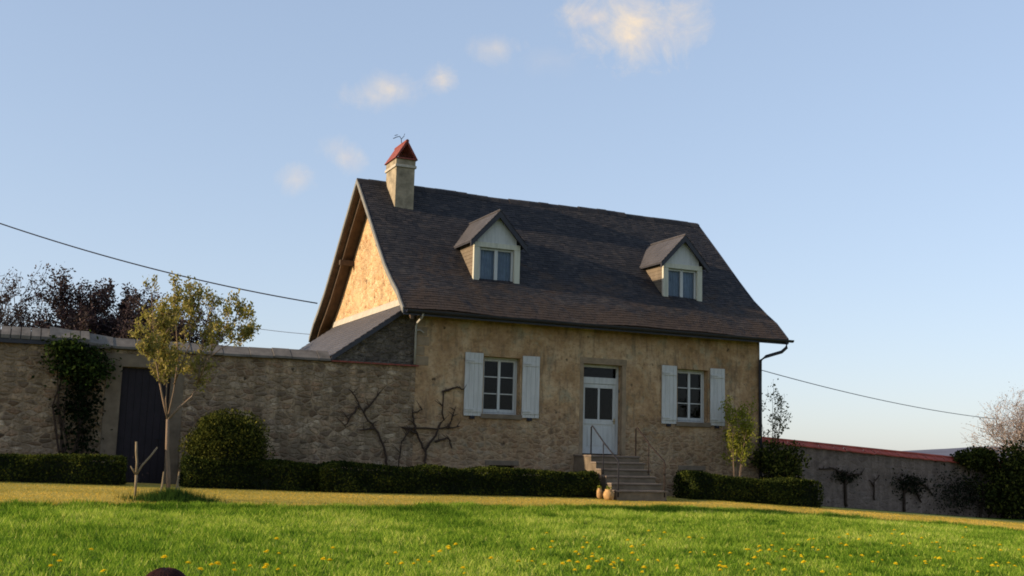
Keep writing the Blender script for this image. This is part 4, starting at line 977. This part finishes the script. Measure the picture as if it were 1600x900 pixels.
# hair: a cap of strands over the crown
rg = np.random.default_rng(77); me = bpy.data.meshes.new('hair'); mb = MB(); hr = .110; cz = Hc-hr*.93
prof = [(hr*math.cos(a), hr*.93*math.sin(a)) for a in np.linspace(-.55, math.pi/2-.02, 12)]
n = 40; vs = []
for i, (r, z) in enumerate(prof):
    for j in range(n):
        a = 2*math.pi*j/n; q = 1+.03*math.sin(j*2.7+i*.6)+.02*math.sin(j*5.3); vs.append((r*q*math.cos(a), r*q*1.05*math.sin(a)-.005, cz+z*(1+.012*math.sin(j*1.7))))
mb.add(vs, [(i*n+j, i*n+(j+1) % n, (i+1)*n+(j+1) % n, (i+1)*n+j) for i in range(len(prof)-1) for j in range(n)]+[tuple((len(prof)-1)*n+j for j in range(n))])
for k in range(500):
    a = rg.uniform(0, 6.28); e0 = rg.uniform(.2, 1.5); pts = []
    for s in range(5):
        e = e0-s*.14; rr_ = hr*(1.0+.02*rg.random()); pts.append((rr_*math.cos(e)*math.cos(a+s*.04), rr_*1.05*math.cos(e)*math.sin(a+s*.04)-.005, cz+rr_*.93*math.sin(e)+.003))
    mb.tube(pts, [.003, .004, .004, .003, .001], 4)
hair = mb.build('hair', M['hair'], ch_, loc=(0, 0, 0), smooth=True)

# ------------------------------------------------------------------ sky, sun, camera
SUN_EL, OFF = math.radians(15), math.radians(3.5)
sd = Vector((-math.cos(SUN_EL)*math.cos(OFF), math.cos(SUN_EL)*math.sin(OFF), math.sin(SUN_EL)))
w = bpy.data.worlds.new('World'); S.world = w; w.use_nodes = True; nt = w.node_tree; nt.nodes.clear(); g = G(nt)
sky = g.n('ShaderNodeTexSky', sky_type='NISHITA'); sky.sun_disc = False; sky.sun_elevation = SUN_EL; sky.sun_rotation = math.atan2(sd.x, sd.y)
sky.air_density = 1.0; sky.dust_density = .8; sky.ozone_density = 2.0; sky.altitude = 200
tc = g.n('ShaderNodeTexCoord'); dirv = tc.outputs['Generated']
def dot(v, c):
    m = g.n('ShaderNodeVectorMath', operation='DOT_PRODUCT'); g.l(v, m.inputs[0]); m.inputs[1].default_value = tuple(c); return m.outputs['Value']
nz1 = g.noise(dirv, 26, 12, .68, .5); nz2 = g.noise(dirv, 7, 4, .5)
total = None
CL = [((0.4720, .7995, .3740), .048, .034, 1.), ((.4980, .7850, .3720), .030, .024, .85), ((.4420, .8145, .3790), .030, .012, 1.), ((.468, .806, .362), .022, .020, 1.), ((.3269, .8871, .3258), .012, .013, .75), ((.2871, .906, .3148), .022, .013, .6), ((.272, .91, .307), .028, .011, .45), ((.3672, .8608, .3523), .022, .010, .42), ((.2586, .9317, .2552), .012, .010, .6), ((.2177, .9478, .233), .015, .011, .55), ((.245, .935, .262), .012, .009, .35), ((.41, .85, .345), .03, .01, .12)]
for c, a, b, k in CL:
    c = Vector(c).normalized(); e1 = Vector((c.y, -c.x, 0)).normalized(); e2 = c.cross(e1)
    if e2.z < 0: e2 = -e2
    u = g.math('DIVIDE', dot(dirv, e1), a); v = g.math('DIVIDE', dot(dirv, e2), b)
    d2 = g.math('ADD', g.math('MULTIPLY', u, u), g.math('MULTIPLY', v, v)); d = g.math('SQRT', d2)
    f = g.math('SUBTRACT', 1.0, g.math('MULTIPLY', d, .62)); f = g.math('ADD', f, g.math('MULTIPLY', g.math('SUBTRACT', nz1, .5), 2.1))
    f = g.math('MULTIPLY', g.math('SUBTRACT', f, .15), .95, True); f = g.math('MULTIPLY', g.math('POWER', f, 1.25), k)
    front = g.math('GREATER_THAN', dot(dirv, c), .5); f = g.math('MULTIPLY', f, front)
    total = f if total is None else g.math('MAXIMUM', total, f)
bgS = g.n('ShaderNodeBackground'); bgS.inputs[1].default_value = .15
gm = g.n('ShaderNodeGamma'); gm.inputs[1].default_value = .45; g.l(sky.outputs[0], gm.inputs[0])
SKYM = g.mix(1.0, gm.outputs[0], (1.46, 1.525, 1.73), 'MULTIPLY')
g.l(SKYM, bgS.inputs[0])
bgC = g.n('ShaderNodeBackground'); g.l(g.mix(g.ramp(g.noise(dirv, 34, 8, .65), [(.38, 0.), (.58, 1.)]), (.80, .76, .78), (1.06, .90, .72)), bgC.inputs[0]); bgC.inputs[1].default_value = .50
mx = g.n('ShaderNodeMixShader'); g.l(total, mx.inputs[0]); g.l(bgS.outputs[0], mx.inputs[1]); g.l(bgC.outputs[0], mx.inputs[2])
o = g.n('ShaderNodeOutputWorld'); g.l(mx.outputs[0], o.inputs[0])

sl = bpy.data.lights.new('sun', 'SUN'); sl.energy = 4.1; sl.angle = math.radians(.6); sl.color = (1.0, .80, .55)
so = bpy.data.objects.new('sun', sl); COL.objects.link(so); so.rotation_euler = (-sd).to_track_quat('-Z', 'Y').to_euler(); so.location = (-20, 0, 20)

cam = bpy.data.cameras.new('camera'); cam.sensor_width = 36; cam.lens = FPX*36/1600; cam.clip_start = .1; cam.clip_end = 20000
co = bpy.data.objects.new('camera', cam); COL.objects.link(co)
R3 = Matrix(((RT[0], UP[0], -FW[0]), (RT[1], UP[1], -FW[1]), (RT[2], UP[2], -FW[2])))
co.matrix_world = Matrix.Translation(Vector(CAM)) @ R3.to_4x4(); S.camera = co
S.render.resolution_x = 1024; S.render.resolution_y = 576
S.view_settings.view_transform = 'Standard'; S.view_settings.look = 'None'; S.view_settings.exposure = 0.8; S.view_settings.gamma = 1
S.render.engine = 'CYCLES'; S.cycles.filter_width = 1.8; S.cycles.transparent_max_bounces = 16
